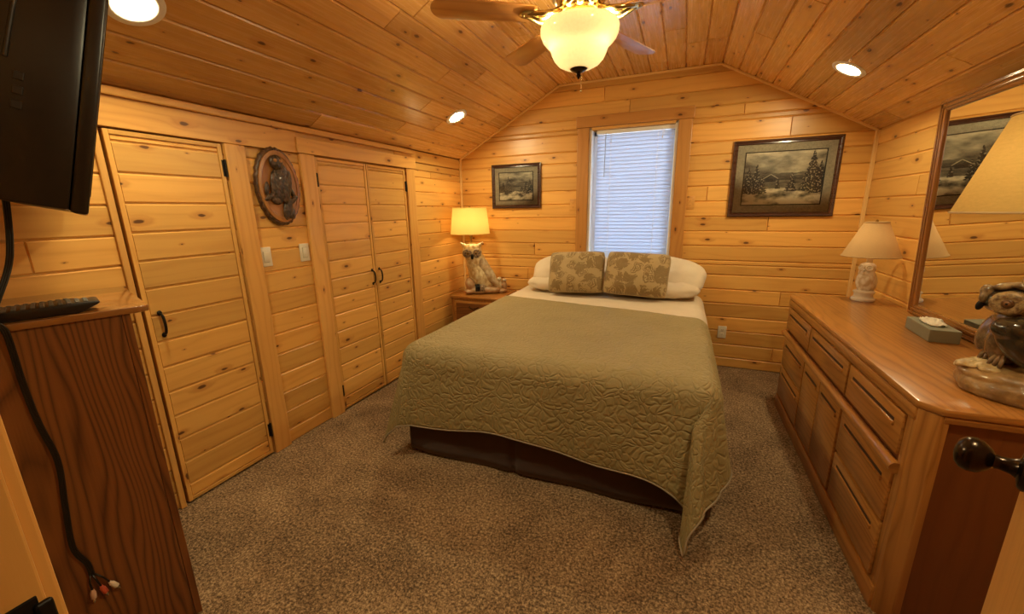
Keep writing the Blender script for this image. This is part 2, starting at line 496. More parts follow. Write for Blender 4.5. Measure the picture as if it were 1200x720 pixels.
# ---- left wall (knee wall) with two closet openings
D1 = (1.035, 1.545); D2 = (2.14, 3.13); DT = 1.875
bm = nb(); O = V((XL, 0, 0)); U = V((0, 1, 0)); N = V((1, 0, 0))
zs = courses(EAVE, extra=(DT,))
for v0, v1 in zip(zs, zs[1:]):
    segs = [(YN - .1, D1[0]), (D1[1], D2[0]), (D2[1], YF)] if v1 <= DT + 1e-4 else [(YN - .1, YF)]
    for a, b in segs: row(bm, O, U, Z, N, v0, v1, lambda v: (a, b))
box(bm, (XL - .20, YN - .2, -.02), (XL - .075, YF + .1, EAVE + .1))
for a, b in ((YN - .1, D1[0]), (D1[1], D2[0]), (D2[1], YF)):
    box(bm, (XL - .076, a, 0), (XL - .0065, b, EAVE))
box(bm, (XL - .076, YN - .1, DT), (XL - .0065, YF, EAVE))
struct(mk('wall_left', bm, PINE), 'low pine board wall on the left holding the closet doors', 'wall')

# ---- right wall
bm = nb(); O = V((XR, 0, 0)); U = V((0, 1, 0)); N = V((-1, 0, 0))
zs = courses(EAVE)
for v0, v1 in zip(zs, zs[1:]): row(bm, O, U, Z, N, v0, v1, lambda v: (YN - .1, YF))
box(bm, (XR + .0065, YN - .2, -.02), (XR + .12, YF + .1, EAVE + .1))
struct(mk('wall_right', bm, PINE), 'pine board wall on the right behind the dresser and mirror', 'wall')

# ---- near wall with the entry doorway
EX0, EX1, EZ = -.64, .175, 2.04
bm = nb(); O = V((0, YN, 0)); U = V((1, 0, 0)); N = V((0, 1, 0))
zs = courses(RIDGE, extra=(EAVE, EZ))
for v0, v1 in zip(zs, zs[1:]):
    if v1 <= EZ + 1e-4:
        row(bm, O, U, Z, N, v0, v1, lambda v: (gx(v)[0], EX0 - .02)); row(bm, O, U, Z, N, v0, v1, lambda v: (EX1 + .02, gx(v)[1]))
    else: row(bm, O, U, Z, N, v0, v1, gx)
for poly in ([(XL - .1, 0), (EX0 - .02, 0), (EX0 - .02, RIDGE + .05), (FX0, RIDGE + .05), (XL - .1, EAVE)], [(EX1 + .02, 0), (XR + .1, 0), (XR + .1, EAVE), (FX1, RIDGE + .05), (EX1 + .02, RIDGE + .05)],
             [(EX0 - .02, EZ + .02), (EX1 + .02, EZ + .02), (EX1 + .02, RIDGE + .05), (EX0 - .02, RIDGE + .05)]):
    slab(bm, poly, 1, YN - .012, YN - .13)
struct(mk('wall_near', bm, PINE), 'pine board gable wall with the entry doorway', 'wall')

# ---- hallway behind the doorway
bm = nb()
box(bm, (-1.35, -1.25, 0), (1.1, -1.15, 2.4)); box(bm, (-1.45, -1.25, 0), (-1.35, YN - .12, 2.4)); box(bm, (1.0, -1.25, 0), (1.1, YN - .12, 2.4))
box(bm, (-1.45, -1.25, 2.3), (1.1, YN - .12, 2.4))
struct(mk('wall_hall', bm, PTRIM), 'plain pine hallway outside the bedroom door', 'wall')

# ---- ceiling: two slopes and a flat strip, boards running towards the window
bm = nb(); U = V((0, 1, 0))
def ceil_panel(p, q):
    p = V((p[0], 0, p[1])); q = V((q[0], 0, q[1])); d = (q - p); L = d.length; d.normalize()
    n = U.cross(d)
    if n.z > 0: n = -n
    k = round(L / .136); w = L / k
    for i in range(k):
        row(bm, p, U, d, n, i * w, (i + 1) * w, lambda v: (YN - .1, YF + .01), lo=1.0, hi=3.0)
    return n
ceil_panel((XL, EAVE), (FX0, RIDGE)); ceil_panel((FX0, RIDGE), (FX1, RIDGE)); ceil_panel((FX1, RIDGE), (XR, EAVE))
prism(bm, [(XL - .12, EAVE - .05), (XL, EAVE + .012), (FX0, RIDGE + .012), (FX1, RIDGE + .012), (XR, EAVE + .012), (XR + .12, EAVE - .05), (XR + .12, EAVE + .15), (FX1, RIDGE + .15), (FX0, RIDGE + .15), (XL - .12, EAVE + .15)], 1, YN - .13, YF + .16)
struct(mk('ceiling', bm, PINEC), 'vaulted ceiling of varnished knotty pine boards', 'ceiling')

# ---- trims
def trim(n, fn, label, mat=PTRIM):
    bm = nb(); fn(bm)
    return struct(mk('trim_%d' % n, bm, mat), label, 'trim')
def strip(bm, p, q, w=.018):
    """square moulding along p-q"""
    p, q = V(p), V(q); d = q - p; L = d.length; d.normalize()
    y = V((0, 1, 0)) if abs(d.y) < .9 else V((0, 0, 1))
    x = y.cross(d).normalized(); y2 = d.cross(x)
    M = Matrix((x, y2, d)).transposed().to_4x4(); M.translation = p
    box(bm, (-w / 2, -w / 2, 0), (w / 2, w / 2, L), .004, 2, axis=2, mat=M)
y_ = YF - .009
trim(1, lambda b: strip(b, (XL + .012, y_, EAVE), (FX0, y_, RIDGE - .012)), 'thin pine moulding along the left rake of the gable', PTRIML)
trim(2, lambda b: strip(b, (FX0, y_, RIDGE - .010), (FX1, y_, RIDGE - .010)), 'thin pine moulding along the flat top of the gable', PTRIML)
trim(3, lambda b: strip(b, (FX1, y_, RIDGE - .012), (XR - .012, y_, EAVE)), 'thin pine moulding along the right rake of the gable', PTRIML)
trim(4, lambda b: strip(b, (XR - .012, YF - .012, 0), (XR - .012, YF - .012, EAVE), .026), 'upright pine moulding in the right far corner', PTRIML)
trim(5, lambda b: strip(b, (XL + .012, YF - .012, 0), (XL + .012, YF - .012, EAVE), .022), 'upright pine moulding in the left far corner', PTRIML)
trim(6, lambda b: box(b, (XL, YN, 2.005), (XL + .034, 3.26, 2.040), .006), 'long pine ledge moulding above the closet doors')
def casing_left(b):
    box(b, (XL, D1[0] - .032, 0), (XL + .014, D1[0] - .006, DT), .003)
    box(b, (XL, YN + .02, DT + .002), (XL + .016, 2.015, 2.004), .003)
    box(b, (XL, D1[1] + .004, 0), (XL + .022, D1[1] + .115, DT), .004)
trim(7, casing_left, 'pine casing around the single closet door')
def casing_right(b):
    box(b, (XL, D2[0] - .118, 0), (XL + .022, D2[0] - .004, DT + .002), .004)
    box(b, (XL, D2[1] + .004, 0), (XL + .022, D2[1] + .122, DT + .002), .004)
    box(b, (XL, D2[0] - .135, DT + .003), (XL + .030, D2[1] + .138, 1.972), .004)
trim(8, casing_right, 'pine casing with a raised header around the double closet doors')
def casing_win(b):
    box(b, (WX0 - .118, YF - .022, .90), (WX0 - .006, YF, WZ1 + .004), .004)
    box(b, (WX1 + .006, YF - .022, .90), (WX1 + .118, YF, WZ1 + .004), .004)
    box(b, (WX0 - .130, YF - .030, WZ1 + .005), (WX1 + .130, YF, WZ1 + .105), .005)
    box(b, (WX0 - .14, YF - .035, .885), (WX1 + .14, YF, .915), .004)
trim(9, casing_win, 'wide pine casing around the window', PWIN)
def jambs(b):
    box(b, (EX0 - .02, YN - .135, 0), (EX0, YN + .003, EZ), .003); box(b, (EX1, YN - .135, 0), (EX1 + .02, YN + .003, EZ), .003)
    box(b, (EX0 - .02, YN - .135, EZ), (EX1 + .02, YN + .003, EZ + .02), .003)
    box(b, (EX0, YN - .10, 0), (EX0 + .012, YN - .045, EZ), .003)
    box(b, (EX0 - .09, YN, 0), (EX0 - .006, YN + .016, EZ + .07), .004); box(b, (EX1 + .012, YN, 0), (EX1 + .09, YN + .016, EZ + .07), .004)
jamb = trim(10, jambs, 'pine jamb of the entry doorway beside the camera')
bm = nb(); box(bm, (EX0 - .001, YN - .036, 1.000), (EX0 + .0025, YN - .004, 1.088), .002); box(bm, (EX0 - .001, YN - .010, 1.010), (EX0 + .007, YN + .006, 1.078), .004, 3)
tag(mk('strike_plate', bm, BLACK, jamb), 'black latch strike plate')

# ---- window
win = empty('window_1', ((WX0 + WX1) / 2, YF, WZ0)); struct(win, 'bright daylit window with white jambs above the bed head', 'window')
bm = nb()
box(bm, (WX0 - .004, YF - .004, WZ0), (WX0 + .02, YF + .15, WZ1), .002); box(bm, (WX1 - .02, YF - .004, WZ0), (WX1 + .004, YF + .15, WZ1), .002)
box(bm, (WX0, YF - .004, WZ0 - .004), (WX1, YF + .15, WZ0 + .02), .002)
mk('window_jamb', bm, WHITEPAINT, win)
bm = nb(); box(bm, (WX0, YF - .004, WZ1 - .02), (WX1, YF + .15, WZ1 + .004), .002)
mk('head_jamb', bm, PTRIM, win)
bm = nb()
for zz in (WZ0 + .02, WZ1 - .06): box(bm, (WX0 + .02, YF + .11, zz), (WX1 - .02, YF + .14, zz + .04), .003)
for xx in (WX0 + .02, WX1 - .06): box(bm, (xx, YF + .11, WZ0 + .02), (xx + .04, YF + .14, WZ1 - .02), .003)
mk('window_sash', bm, WHITEPAINT, win)
bm = nb(); box(bm, (WX0 + .04, YF + .123, WZ0 + .04), (WX1 - .04, YF + .127, WZ1 - .04)); mk('window_glass', bm, PANE, win)

# ---- blind
bx0, bx1 = WX0 + .062, WX1 - .026; by = YF + .052
t = NT('blind_slat')
a = t.n('ShaderNodeBsdfDiffuse', {'Color': (.80, .83, .86, 1)}); b = t.n('ShaderNodeBsdfTranslucent', {'Color': (.72, .80, .92, 1)})
t.surf(t.n('ShaderNodeMixShader', {0: .50, 1: a.outputs[0], 2: b.outputs[0]}).outputs[0]); SLAT = t.m
blind = empty('venetian_blind', ((bx0 + bx1) / 2, by, WZ0 + .02), 0, 'white slatted mini blind lowered inside the window', 'blind')
bm = nb(); box(bm, (bx0 - .006, by - .016, WZ1 - .058), (bx1 + .006, by + .016, WZ1 - .022), .003); mk('headrail', bm, WHITEPAINT, blind)
bm = nb(); zz = WZ0 + .045; k = 0
while zz < WZ1 - .066:
    M = Matrix.Translation((0, by, zz)) @ Matrix.Rotation(rad(-70), 4, 'X')
    prof = [(-.021, 0), (-.011, .0030), (0, .0040), (.011, .0030), (.021, 0), (.011, .0024), (0, .0034), (-.011, .0024)]
    fs = prism(bm, prof, 0, bx0, bx1)
    bmesh.ops.transform(bm, matrix=M, verts=list({v for f in fs for v in f.verts}))
    zz += .0335; k += 1
mk('slats', bm, SLAT, blind)
bm = nb(); box(bm, (bx0, by - .010, WZ0 + .022), (bx1, by + .010, WZ0 + .036), .003); mk('bottom_rail', bm, WHITEPAINT, blind)
for f_ in (.19, .80):
    x = bx0 + (bx1 - bx0) * f_
    bm = nb(); tube(bm, [(x, by - .014, WZ0 + .03), (x, by - .014, WZ1 - .05)], .0016, 6); tube(bm, [(x + .006, by - .013, WZ0 + .03), (x + .006, by - .013, WZ1 - .05)], .0010, 6)
    mk('ladder_cord', bm, WHITEPAINT, blind)
bm = nb(); tube(bm, [(bx0 + .085, by - .024, WZ1 - .05), (bx0 + .08, by - .026, WZ1 - .45)], .0038, 6); mk('tilt_wand', bm, plain('grey_plastic', (.30, .32, .34), .3), blind)
bm = nb(); tube(bm, [(bx1 - .10, by - .02, WZ1 - .05), (bx1 - .10, by - .024, WZ1 - .11)], .002, 6); tube(bm, [(bx1 - .088, by - .02, WZ1 - .05), (bx1 - .09, by - .024, WZ1 - .115)], .002, 6)
lathe(bm, [(0, .012), (.003, .01), (.005, 0), (.004, -.012), (0, -.014)], (bx1 - .10, by - .024, WZ1 - .12), 8)
mk('pull_cord', bm, WHITEPAINT, blind)

# ---- closet doors
def leaf(name, y0, y1, label, hinge_side, handle_y, hinges):
    root = empty(name, (XL, (y0 + y1) / 2, 0)); struct(root, label, 'door')
    bm = nb(); x1 = XL + .004; s = .02
    O = V((x1, 0, 0)); zs = [.03]; z = .03 + .075
    while z < DT - .035: zs.append(z); z += PITCH
    zs.append(DT - .006 - s)
    for v0, v1 in zip(zs, zs[1:]): board(bm, O, V((0, 1, 0)), Z, V((1, 0, 0)), y0 + s, y1 - s, y0 + s, y1 - s, v0, v1)
    box(bm, (XL - .03, y0, .012), (x1 - .0065, y1, DT - .006))
    for a, b in ((y0, y0 + s), (y1 - s, y1)): box(bm, (XL - .03, a, .012), (x1 + .004, b, DT - .006), .002)
    box(bm, (XL - .03, y0 + s, .012), (x1 + .004, y1 - s, .03), .002); box(bm, (XL - .03, y0 + s, DT - .006 - s), (x1 + .004, y1 - s, DT - .006), .002)
    mk('door_leaf', bm, PINE, root)
    for hz in hinges:
        hy = y1 + .002 if hinge_side > 0 else y0 - .002
        bm = nb(); tube(bm, [(XL + .014, hy, hz - .045), (XL + .014, hy, hz + .045)], .006, 8); box(bm, (XL + .008, hy - .014, hz - .042), (XL + .0115, hy + .014, hz + .042), .001)
        mk('hinge', bm, BLACK, root)
    bm = nb(); hz = .985; hx = XL + .008
    tube(bm, smooth_path([(hx, handle_y, hz + .052), (hx + .022, handle_y, hz + .042), (hx + .030, handle_y, hz), (hx + .022, handle_y, hz - .042), (hx, handle_y, hz - .052)], 6), lambda q: .0045 + .002 * math.sin(q * PI), 10)
    for s_ in (1, -1): ball(bm, (hx + .002, handle_y, hz + s_ * .055), (.005, .011, .013), u=12, v=8)
    mk('pull_handle', bm, BLACK, root)
leaf('door_1', 1.045, 1.538, 'narrow pine board closet door with one black pull, nearest the camera', 1, 1.10, (1.745, .17))
leaf('door_2', 2.147, 2.632, 'left leaf of the double pine closet doors', -1, 2.592, (1.72, .17))
leaf('door_3', 2.638, 3.123, 'right leaf of the double pine closet doors, nearest the lamp', 1, 2.678, (1.72, .17))

# ---- entry door, swung into the room on the right
HX, HY = .165, .175; ux, uy = .494, .870
d4 = empty('door_4', (HX, HY, 0), math.atan2(uy, ux)); struct(d4, 'open pine entry door with a dark round knob at the right edge', 'door')
bm = nb(); box(bm, (0, -.036, .012), (.785, 0, 2.03), .003, axis=2)
mk('door_leaf', bm, PTRIM, d4, local=True)
kb = nb(); KM = Matrix.Translation((.725, 0, 1.095)) @ Matrix.Rotation(rad(-90), 4, 'X')
lathe(kb, [(0, 0), (.033, 0), (.033, .004), (.029, .009), (.016, .012), (.0125, .018), (.0105, .030), (.012, .036), (.019, .041), (.0265, .050), (.029, .060), (.0265, .070), (.019, .077), (.008, .080), (0, .0805)], (0, 0, 0), 32, KM)
mk('doorknob', kb, BRONZE, d4, smooth=40, local=True)
bm = nb(); box(bm, (.784, -.030, 1.06), (.7865, -.006, 1.13), .001); mk('latch_plate', bm, BRONZE, d4, local=True)

# ------------------------------------------------------------------ bed
BXL, BXR, BYF, BYH, BT = -1.56, .24, 1.87, 4.06, .72
bed = empty('bed', ((BXL + BXR) / 2, (BYF + BYH) / 2, 0), 0, 'large bed with a dark brown skirt standing head against the window wall', 'bed')
bm = nb(); box(bm, (BXL + .02, BYF + .02, .40), (BXR - .02, BYH, BT - .022), .10, 5); mk('mattress', bm, MATT, bed, smooth=40)
bm = nb(); box(bm, (BXL + .08, BYF + .08, .14), (BXR - .08, BYH, .40), .02, 2); mk('box_spring', bm, MATT, bed, smooth=40)
for x in (BXL + .12, (BXL + BXR) / 2, BXR - .12):
    for y in (BYF + .15, BYH - .15):
        bm = nb(); lathe(bm, [(0, 0), (.03, 0), (.032, .01), (.026, .14), (0, .14)], (x, y, 0), 16); mk('leg', bm, BLACK, bed, smooth=40)
# skirt: pleated cloth round three sides, split at the foot centre and the corners
bm = nb(); uvl = bm.loops.layers.uv.active
path = []
def seg(p, q, n):
    for i in range(n): path.append((V((*p, 0)).lerp(V((*q, 0)), i / n)))
sx0, sx1, sy0 = BXL + .030, BXR + .0, BYF + .022
seg((sx0, BYH), (sx0, sy0 + .02), 90); seg((sx0, sy0 + .02), (sx0 + .02, sy0), 4); seg((sx0 + .02, sy0), (sx1 - .02, sy0 + .015), 100); seg((sx1 - .02, sy0 + .015), (sx1, sy0 + .035), 4); seg((sx1, sy0 + .035), (sx1, BYH), 90); path.append(V((sx1, BYH, 0)))
rows_ = []; cx, cy = (BXL + BXR) / 2, (BYF + BYH) / 2
for j in range(9):
    t = j / 8; z = .40 - t * .385; rw = []
    for i, p in enumerate(path):
        q = path[min(i + 1, len(path) - 1)] - path[max(i - 1, 0)]; q.normalize(); nrm = V((q.y, -q.x, 0))
        s = i * .021
        wv = .014 * t * math.sin(s * 7.0 + 1.3 * math.sin(s * 2.1)) + .012 * t * noise.noise(V((s * 3, 0, 4)))
        if abs(p.y - sy0) < .03 and abs(p.x + .80) < .03: wv -= .03 * (1 - abs(p.x + .80) / .03)
        rw.append(bm.verts.new(V((p.x, p.y, z + (.012 * noise.noise(V((s * 2.2, 7, 0))) if j == 8 else 0))) - nrm * (wv + .004 * t) * -.6))
    rows_.append(rw)
for j in range(8):
    for i in range(len(path) - 1):
        f = bm.faces.new((rows_[j][i], rows_[j + 1][i], rows_[j + 1][i + 1], rows_[j][i + 1]))
sk = mk('bed_skirt', bm, SKIRT, bed, smooth=180)
m = sk.modifiers.new('th', 'SOLIDIFY'); m.thickness = .004; m.offset = -1

# ---- draped cloth over the bed box
def drape(name, mat, x0, x1, yf, r, zt, Lf, Ll, Lr, yhead, nx, ny, keyL, keyR, lab=None, cat=None, thick=.01, foot=True, wob=1.0, puff=0.0, fray=None, top_wave=.004):
    bm = nb(); uvl = bm.loops.layers.uv.active
    def frange(a, b, n): return [a + (b - a) * i / n for i in range(n + 1)]
    nl = 34
    xs = frange(-1, 0, nl)[:-1] + frange(0, 1, nx) + [1 + q for q in frange(0, 1, nl)[1:]]
    ys = (frange(-1, 0, nl)[:-1] if foot else []) + frange(0, 1, ny)
    def key(tab, th):
        for (a, b) in zip(tab, tab[1:]):
            if a[0] <= th <= b[0]:
                k = (th - a[0]) / (b[0] - a[0]); k = k * k * (3 - 2 * k)
                return a[1] + (b[1] - a[1]) * k, a[2] + (b[2] - a[2]) * k
        return tab[-1][1], tab[-1][2]
    def hang(px, py, zt_, rho, phi, al):
        dx, dy = math.cos(rad(phi)), math.sin(rad(phi)); al = rad(al)
        bmax = PI / 2 - al; arc = r * bmax
        if rho <= arc:
            b = rho / r; h = r * math.sin(b); d = r * (1 - math.cos(b))
        else:
            s = rho - arc; h = r * math.sin(bmax) + s * math.sin(al); d = r * (1 - math.cos(bmax)) + s * math.cos(al)
        return V((px + dx * h, py + dy * h, max(zt_ - d, .012 + .004 * math.sin(rho * 50))))
    grid = []
    for X in xs:
        colm = []
        for Y in ys:
            fx = min(max(X, 0), 1); px = x0 + (x1 - x0) * fx
            yh = yhead(fx); fy = min(max(Y, 0), 1); py = yf + (yh - yf) * fy
            s = (-X * Ll(fy)) if X < 0 else ((X - 1) * Lr(fy) if X > 1 else 0.0)
            d = (-Y) * Lf(fx) if Y < 0 else 0.0
            zt_ = zt + top_wave * noise.noise(V((px * 3, py * 3, 1)))
            right = X > 1
            if s > 0 and d > 0:
                th = math.degrees(math.atan2(s / (Lr(fy) if right else Ll(fy)), d / Lf(fx)))
                ph, al = key(keyR if right else keyL, th)
                rho = math.hypot(s, d) * (1 - (.045 if right else .09) * math.sin(rad(2 * th)) ** 2)
                kk = min(1.0, max(0.0, (rho - .06) / .22)); kk = kk * kk * (3 - 2 * kk)
                pl_ = -90 + th if right else -90 - th
                ph = pl_ + (ph - pl_) * kk; al = 6 + (al - 6) * kk
                co = hang(px, py, zt_, rho, ph, al)
            elif s > 0:
                tab = keyR if right else keyL
                ph, al = tab[-1][1], tab[-1][2]
                dist = py - yf
                al = 4 + (al - 4) * math.exp(-dist / .35) + wob * 3.0 * math.sin(dist * 9 + 1) * (1 - math.exp(-dist / .3))
                co = hang(px, py, zt_, s, ph, al)
            elif d > 0:
                tabL, tabR = keyL[0], keyR[0]
                e0 = math.exp(-(px - x0) / .25); e1 = math.exp(-(x1 - px) / .25)
                al = 4 + (tabL[2] - 4) * e0 + (tabR[2] - 4) * e1 + wob * (2.4 * math.sin(px * 6.5 + .5) + 1.2 * math.sin(px * 15)) * (1 - e0) * (1 - e1)
                co = hang(px, py, zt_, d, -90, al)
            else: co = V((px, py, zt_))
            fu = px + (s if right else -s); fv = py - d
            colm.append((bm.verts.new(co), fu, fv))
        grid.append(colm)
    for i in range(len(xs) - 1):
        for j in range(len(ys) - 1):
            q = (grid[i][j], grid[i + 1][j], grid[i + 1][j + 1], grid[i][j + 1])
            f = bm.faces.new([w[0] for w in q])
            for l, w in zip(f.loops, q): l[uvl].uv = (w[1], w[2])
    bm.normal_update()
    if puff:
        for colm in grid:
            for (v, a, b) in colm:
                n_ = noise.noise(V((a * 13, b * 13, 0))) * .5 + noise.noise(V((a * 27, b * 27, 5))) * .35
                v.co += v.normal * puff * n_
    hem = []
    if foot:
        hem = [grid[0][j][0].co.copy() for j in range(len(ys) - 1, -1, -1)] + [grid[i][0][0].co.copy() for i in range(1, len(xs))] + [grid[-1][j][0].co.copy() for j in range(1, len(ys))]
    o = mk(name, bm, mat, None, smooth=180)
    m = o.modifiers.new('th', 'SOLIDIFY'); m.thickness = thick; m.offset = -1
    tag(o, lab, cat)
    return o, hem

rq = .11
drape('bed_sheet', SHEET, BXL + rq, BXR - rq, 2.75, rq, BT - .012, lambda f: .3, lambda f: .34, lambda f: .34, lambda f: BYH - .01, 60, 60,
      [(0, -90, 4), (90, 180, 3)], [(0, -90, 4), (90, 0, 3)], 'cream bed sheet folded back between the olive quilt and the pillows', 'sheet', thick=.006, foot=False, wob=.5, top_wave=.008)
kR = [(0, -90, 8), (14, -92, 10), (27, -82, 4), (38, -97, 19), (48, -92, 24), (60, -80, 23), (70, -58, 16), (81, -22, 12), (90, 0, 9)]
kL = [(0, -90, 6), (25, -112, 14), (45, -125, 18), (60, -150, 6), (75, -172, 17), (90, -180, 14)]
quilt, hem = drape('quilt', QUILT, BXL + rq, BXR - rq, BYF + rq, rq, BT, lambda f: .535 + .03 * math.sin(f * 9 + 1.2) + .17 * math.exp(-(1 - f) / .08), lambda f: .52, lambda f: .50,
              lambda f: 3.41 - .29 * f, 110, 100, kL, kR, 'olive green quilted coverlet draped over the bed, its corner reaching the carpet', 'quilt', thick=.011, puff=.004)
bm = nb(); tube(bm, hem, .0045, 6); mk('hem_piping', bm, HEM, quilt, smooth=180)

# ---- pillows and cushions
def pillow_obj(name, w, h, t, mat, M, lab, cat, group=None, seed=0, pw=2.6, nz=.012, flange=0.0, n=36, rk=.06):
    bm = nb(); uvl = bm.loops.layers.uv.active; rr = random.Random(seed); ox, oy = rr.uniform(0, 9), rr.uniform(0, 9)
    sides = []
    for sg in (1, -1):
        g = []
        for i in range(n + 1):
            c = []
            for j in range(n + 1):
                a = -1 + 2 * i / n; b = -1 + 2 * j / n
                a = math.copysign(abs(a) ** .85, a); b = math.copysign(abs(b) ** .85, b)
                th = (max(0, 1 - abs(a) ** pw) * max(0, 1 - abs(b) ** pw)) ** .42
                pin = 1 - .055 * (1 - (1 - abs(a)) ** 2) * (1 - abs(b)) - .0
                pin2 = 1 - .055 * (1 - (1 - abs(b)) ** 2) * (1 - abs(a))
                x = a * w / 2 * (1 - .05 * (1 - b * b) * abs(a)) * math.sqrt(1 - rk * b ** 4); y = b * h / 2 * (1 - .05 * (1 - a * a) * abs(b)) * math.sqrt(1 - rk * a ** 4)
                z = sg * t / 2 * th + nz * th * (noise.noise(V((x * 7 + ox, y * 7 + oy, seed * 3.1))) + .6 * noise.noise(V((x * 17 + oy, y * 17, seed * 2.3))))
                c.append(bm.verts.new((x, y, z)) if sg == 1 or (0 < i < n and 0 < j < n) else sides[0][i][j])
            g.append(c)
        sides.append(g)
        for i in range(n):
            for j in range(n):
                q = (g[i][j], g[i + 1][j], g[i + 1][j + 1], g[i][j + 1])
                if sg < 0: q = q[::-1]
                f = bm.faces.new(q)
                for l in f.loops: l[uvl].uv = (l.vert.co.x + ox, l.vert.co.y + oy)
    if flange:
        edge = [(-1, -1), (1, -1), (1, 1), (-1, 1)]
        pts = [sides[0][i][0].co.copy() for i in range(n)] + [sides[0][n][j].co.copy() for j in range(n)] + [sides[0][i][n].co.copy() for i in range(n, 0, -1)] + [sides[0][0][j].co.copy() for j in range(n, 0, -1)]
        tube(bm, pts, flange, 6, closed=True)
    o = mk(name, bm, mat, None, smooth=180, local=True)
    o.matrix_world = M
    o.location = M.to_translation(); o.rotation_euler = M.to_euler()
    return tag(o, lab, cat, group)
def PM(c, tilt, yaw=0.0, roll=0.0):
    return Matrix.Translation(c) @ Matrix.Rotation(rad(yaw), 4, 'Z') @ Matrix.Rotation(rad(tilt), 4, 'X') @ Matrix.Rotation(rad(roll), 4, 'Z')
pillow_obj('pillow', .82, .42, .14, PILLOWC, PM((-1.02, 3.88, .79), 5, 2), 'cream pillow lying flat under the left upper pillow', 'pillow', 'cream bed pillows', 1, rk=.5)
pillow_obj('pillow', .82, .42, .15, PILLOWC, PM((-.20, 3.85, .795), 5, -3), 'cream pillow lying flat under the right upper pillow', 'pillow', 'cream bed pillows', 2, rk=.5)
pillow_obj('pillow', .80, .40, .18, PILLOWC, PM((-1.00, 3.955, .905), 40, 2, 7), 'cream pillow leaning on the wall behind the left damask cushion', 'pillow', 'cream bed pillows', 3, rk=.5)
pillow_obj('pillow', .82, .42, .19, PILLOWC, PM((-.16, 3.945, .905), 40, -3, -10), 'cream pillow leaning on the wall at the right with a drooping corner', 'pillow', 'cream bed pillows', 4, rk=.5)
pillow_obj('throw_cushion', .53, .41, .20, DAMASK, PM((-.885, 3.70, .925), 63, 3, 2), 'left of two tan damask throw cushions with leaf scrolls propped on the pillows', 'cushion', 'damask cushions on the bed', 5, nz=.012, flange=.005, rk=.16)
pillow_obj('throw_cushion', .56, .41, .20, DAMASK, PM((-.345, 3.69, .930), 63, -2, -2), 'right of two tan damask throw cushions with leaf scrolls propped on the pillows', 'cushion', 'damask cushions on the bed', 6, nz=.012, flange=.005, rk=.16)

# ------------------------------------------------------------------ drawer and door fronts with a routed finger pull
def front(bm, y0, y1, z0, z1, x, th=.018, slot=True, slot_top=.040, mi=0, side=-1):
    """front panel in a plane of constant x facing side*x, with a raised lower panel under a dark finger slot"""
    s = side
    box(bm, (x, y0, z0), (x + s * th, y1, z1), .006, 2, axis=1)
    if slot:
        m = .055 if (y1 - y0) > .35 else .04
        a, b = y0 + m, y1 - m; zt = z1 - slot_top
        box(bm, (x + s * (th - .001), a, zt - .013), (x + s * (th + .0012), b, zt), .0004, 1, axis=1, mi=1)
        box(bm, (x + s * (th - .002), a - .006, zt - .030), (x + s * (th + .008), b + .006, zt - .012), .004, 2, axis=1)

# ------------------------------------------------------------------ dresser
DX, DY0, DY1, DH = .77, 1.60, 3.48, .865
dr = empty('dresser', (1.05, (DY0 + DY1) / 2, 0), 0, 'long low oak dresser with drawers and two doors along the right wall', 'dresser')
ch = .042
poly = [(DX + .012, DY0 + ch + .01), (DX + ch + .004, DY0 + .012), (XR - .012, DY0 + .012), (XR - .012, DY1 - .012), (DX + ch + .004, DY1 - .012), (DX + .012, DY1 - ch - .01)]
bm = nb(); prism(bm, poly, 2, .0, DH - .05, grain=2); mk('carcass', bm, OAKV, dr)
poly = [(DX - .004, DY0 + ch + .004), (DX + ch, DY0 - .006), (XR - .008, DY0 - .006), (XR - .008, DY1 + .006), (DX + ch, DY1 + .006), (DX - .004, DY1 - ch - .004)]
bm = nb(); prism(bm, poly, 2, DH - .026, DH, grain=1, bev=.006); mk('top', bm, OAK, dr, smooth=30)
bm = nb(); box(bm, (DX - .004, DY0 + ch + .006, DH - .075), (DX + .02, DY1 - ch - .006, DH - .0265), .006)
box(bm, (DX + ch + .006, DY0 - .003, DH - .05), (XR - .012, DY0 + .02, DH - .0265), .005); mk('top_rail', bm, OAK, dr, smooth=30)
for (yy, sg) in ((DY0, 1), (DY1, -1)):
    bm = nb(); P_ = [(DX + .002, yy + sg * (ch + .055)), (DX + .002, yy + sg * ch), (DX + ch, yy), (DX + ch + .022, yy), (DX + ch + .022, yy + sg * .03), (DX + .022, yy + sg * (ch + .055))]
    prism(bm, P_, 2, 0, DH - .0265, grain=2, bev=.003); mk('corner_post', bm, OAK, dr, smooth=30)
bm = nb(); box(bm, (DX - .006, DY0 + .05, 0), (DX + .02, DY1 - .05, .095), .004); mk('plinth', bm, OAK, dr, smooth=30)
bm = nb(); tube(bm, [(DX - .006, DY0 + .075, .588), (DX - .006, DY1 - .06, .588)], .021, 14); wood_uv(bm, bm.faces, 1); mk('bead_rail', bm, OAK, dr, smooth=50)
ys_ = [3.400, 2.850, 2.835, 2.225, 2.205, 1.700]
fx = DX + .012
for (a, b) in ((2.850, 3.400), (2.225, 2.835), (1.700, 2.205)):
    bm = nb(); front(bm, a, b, .628, .785, fx); mk('drawer', bm, [OAK, DARKSLOT], dr, smooth=30)
for (a, b) in ((2.870, 3.400), (1.700, 2.200)):
    for (c, d) in ((.350, .556), (.108, .338)):
        bm = nb(); front(bm, a, b, c, d, fx); mk('drawer', bm, [OAK, DARKSLOT], dr, smooth=30)
for (a, b) in ((2.545, 2.855), (2.225, 2.538)):
    bm = nb(); front(bm, a, b, .108, .556, fx); mk('door', bm, [OAK, DARKSLOT], dr, smooth=30)

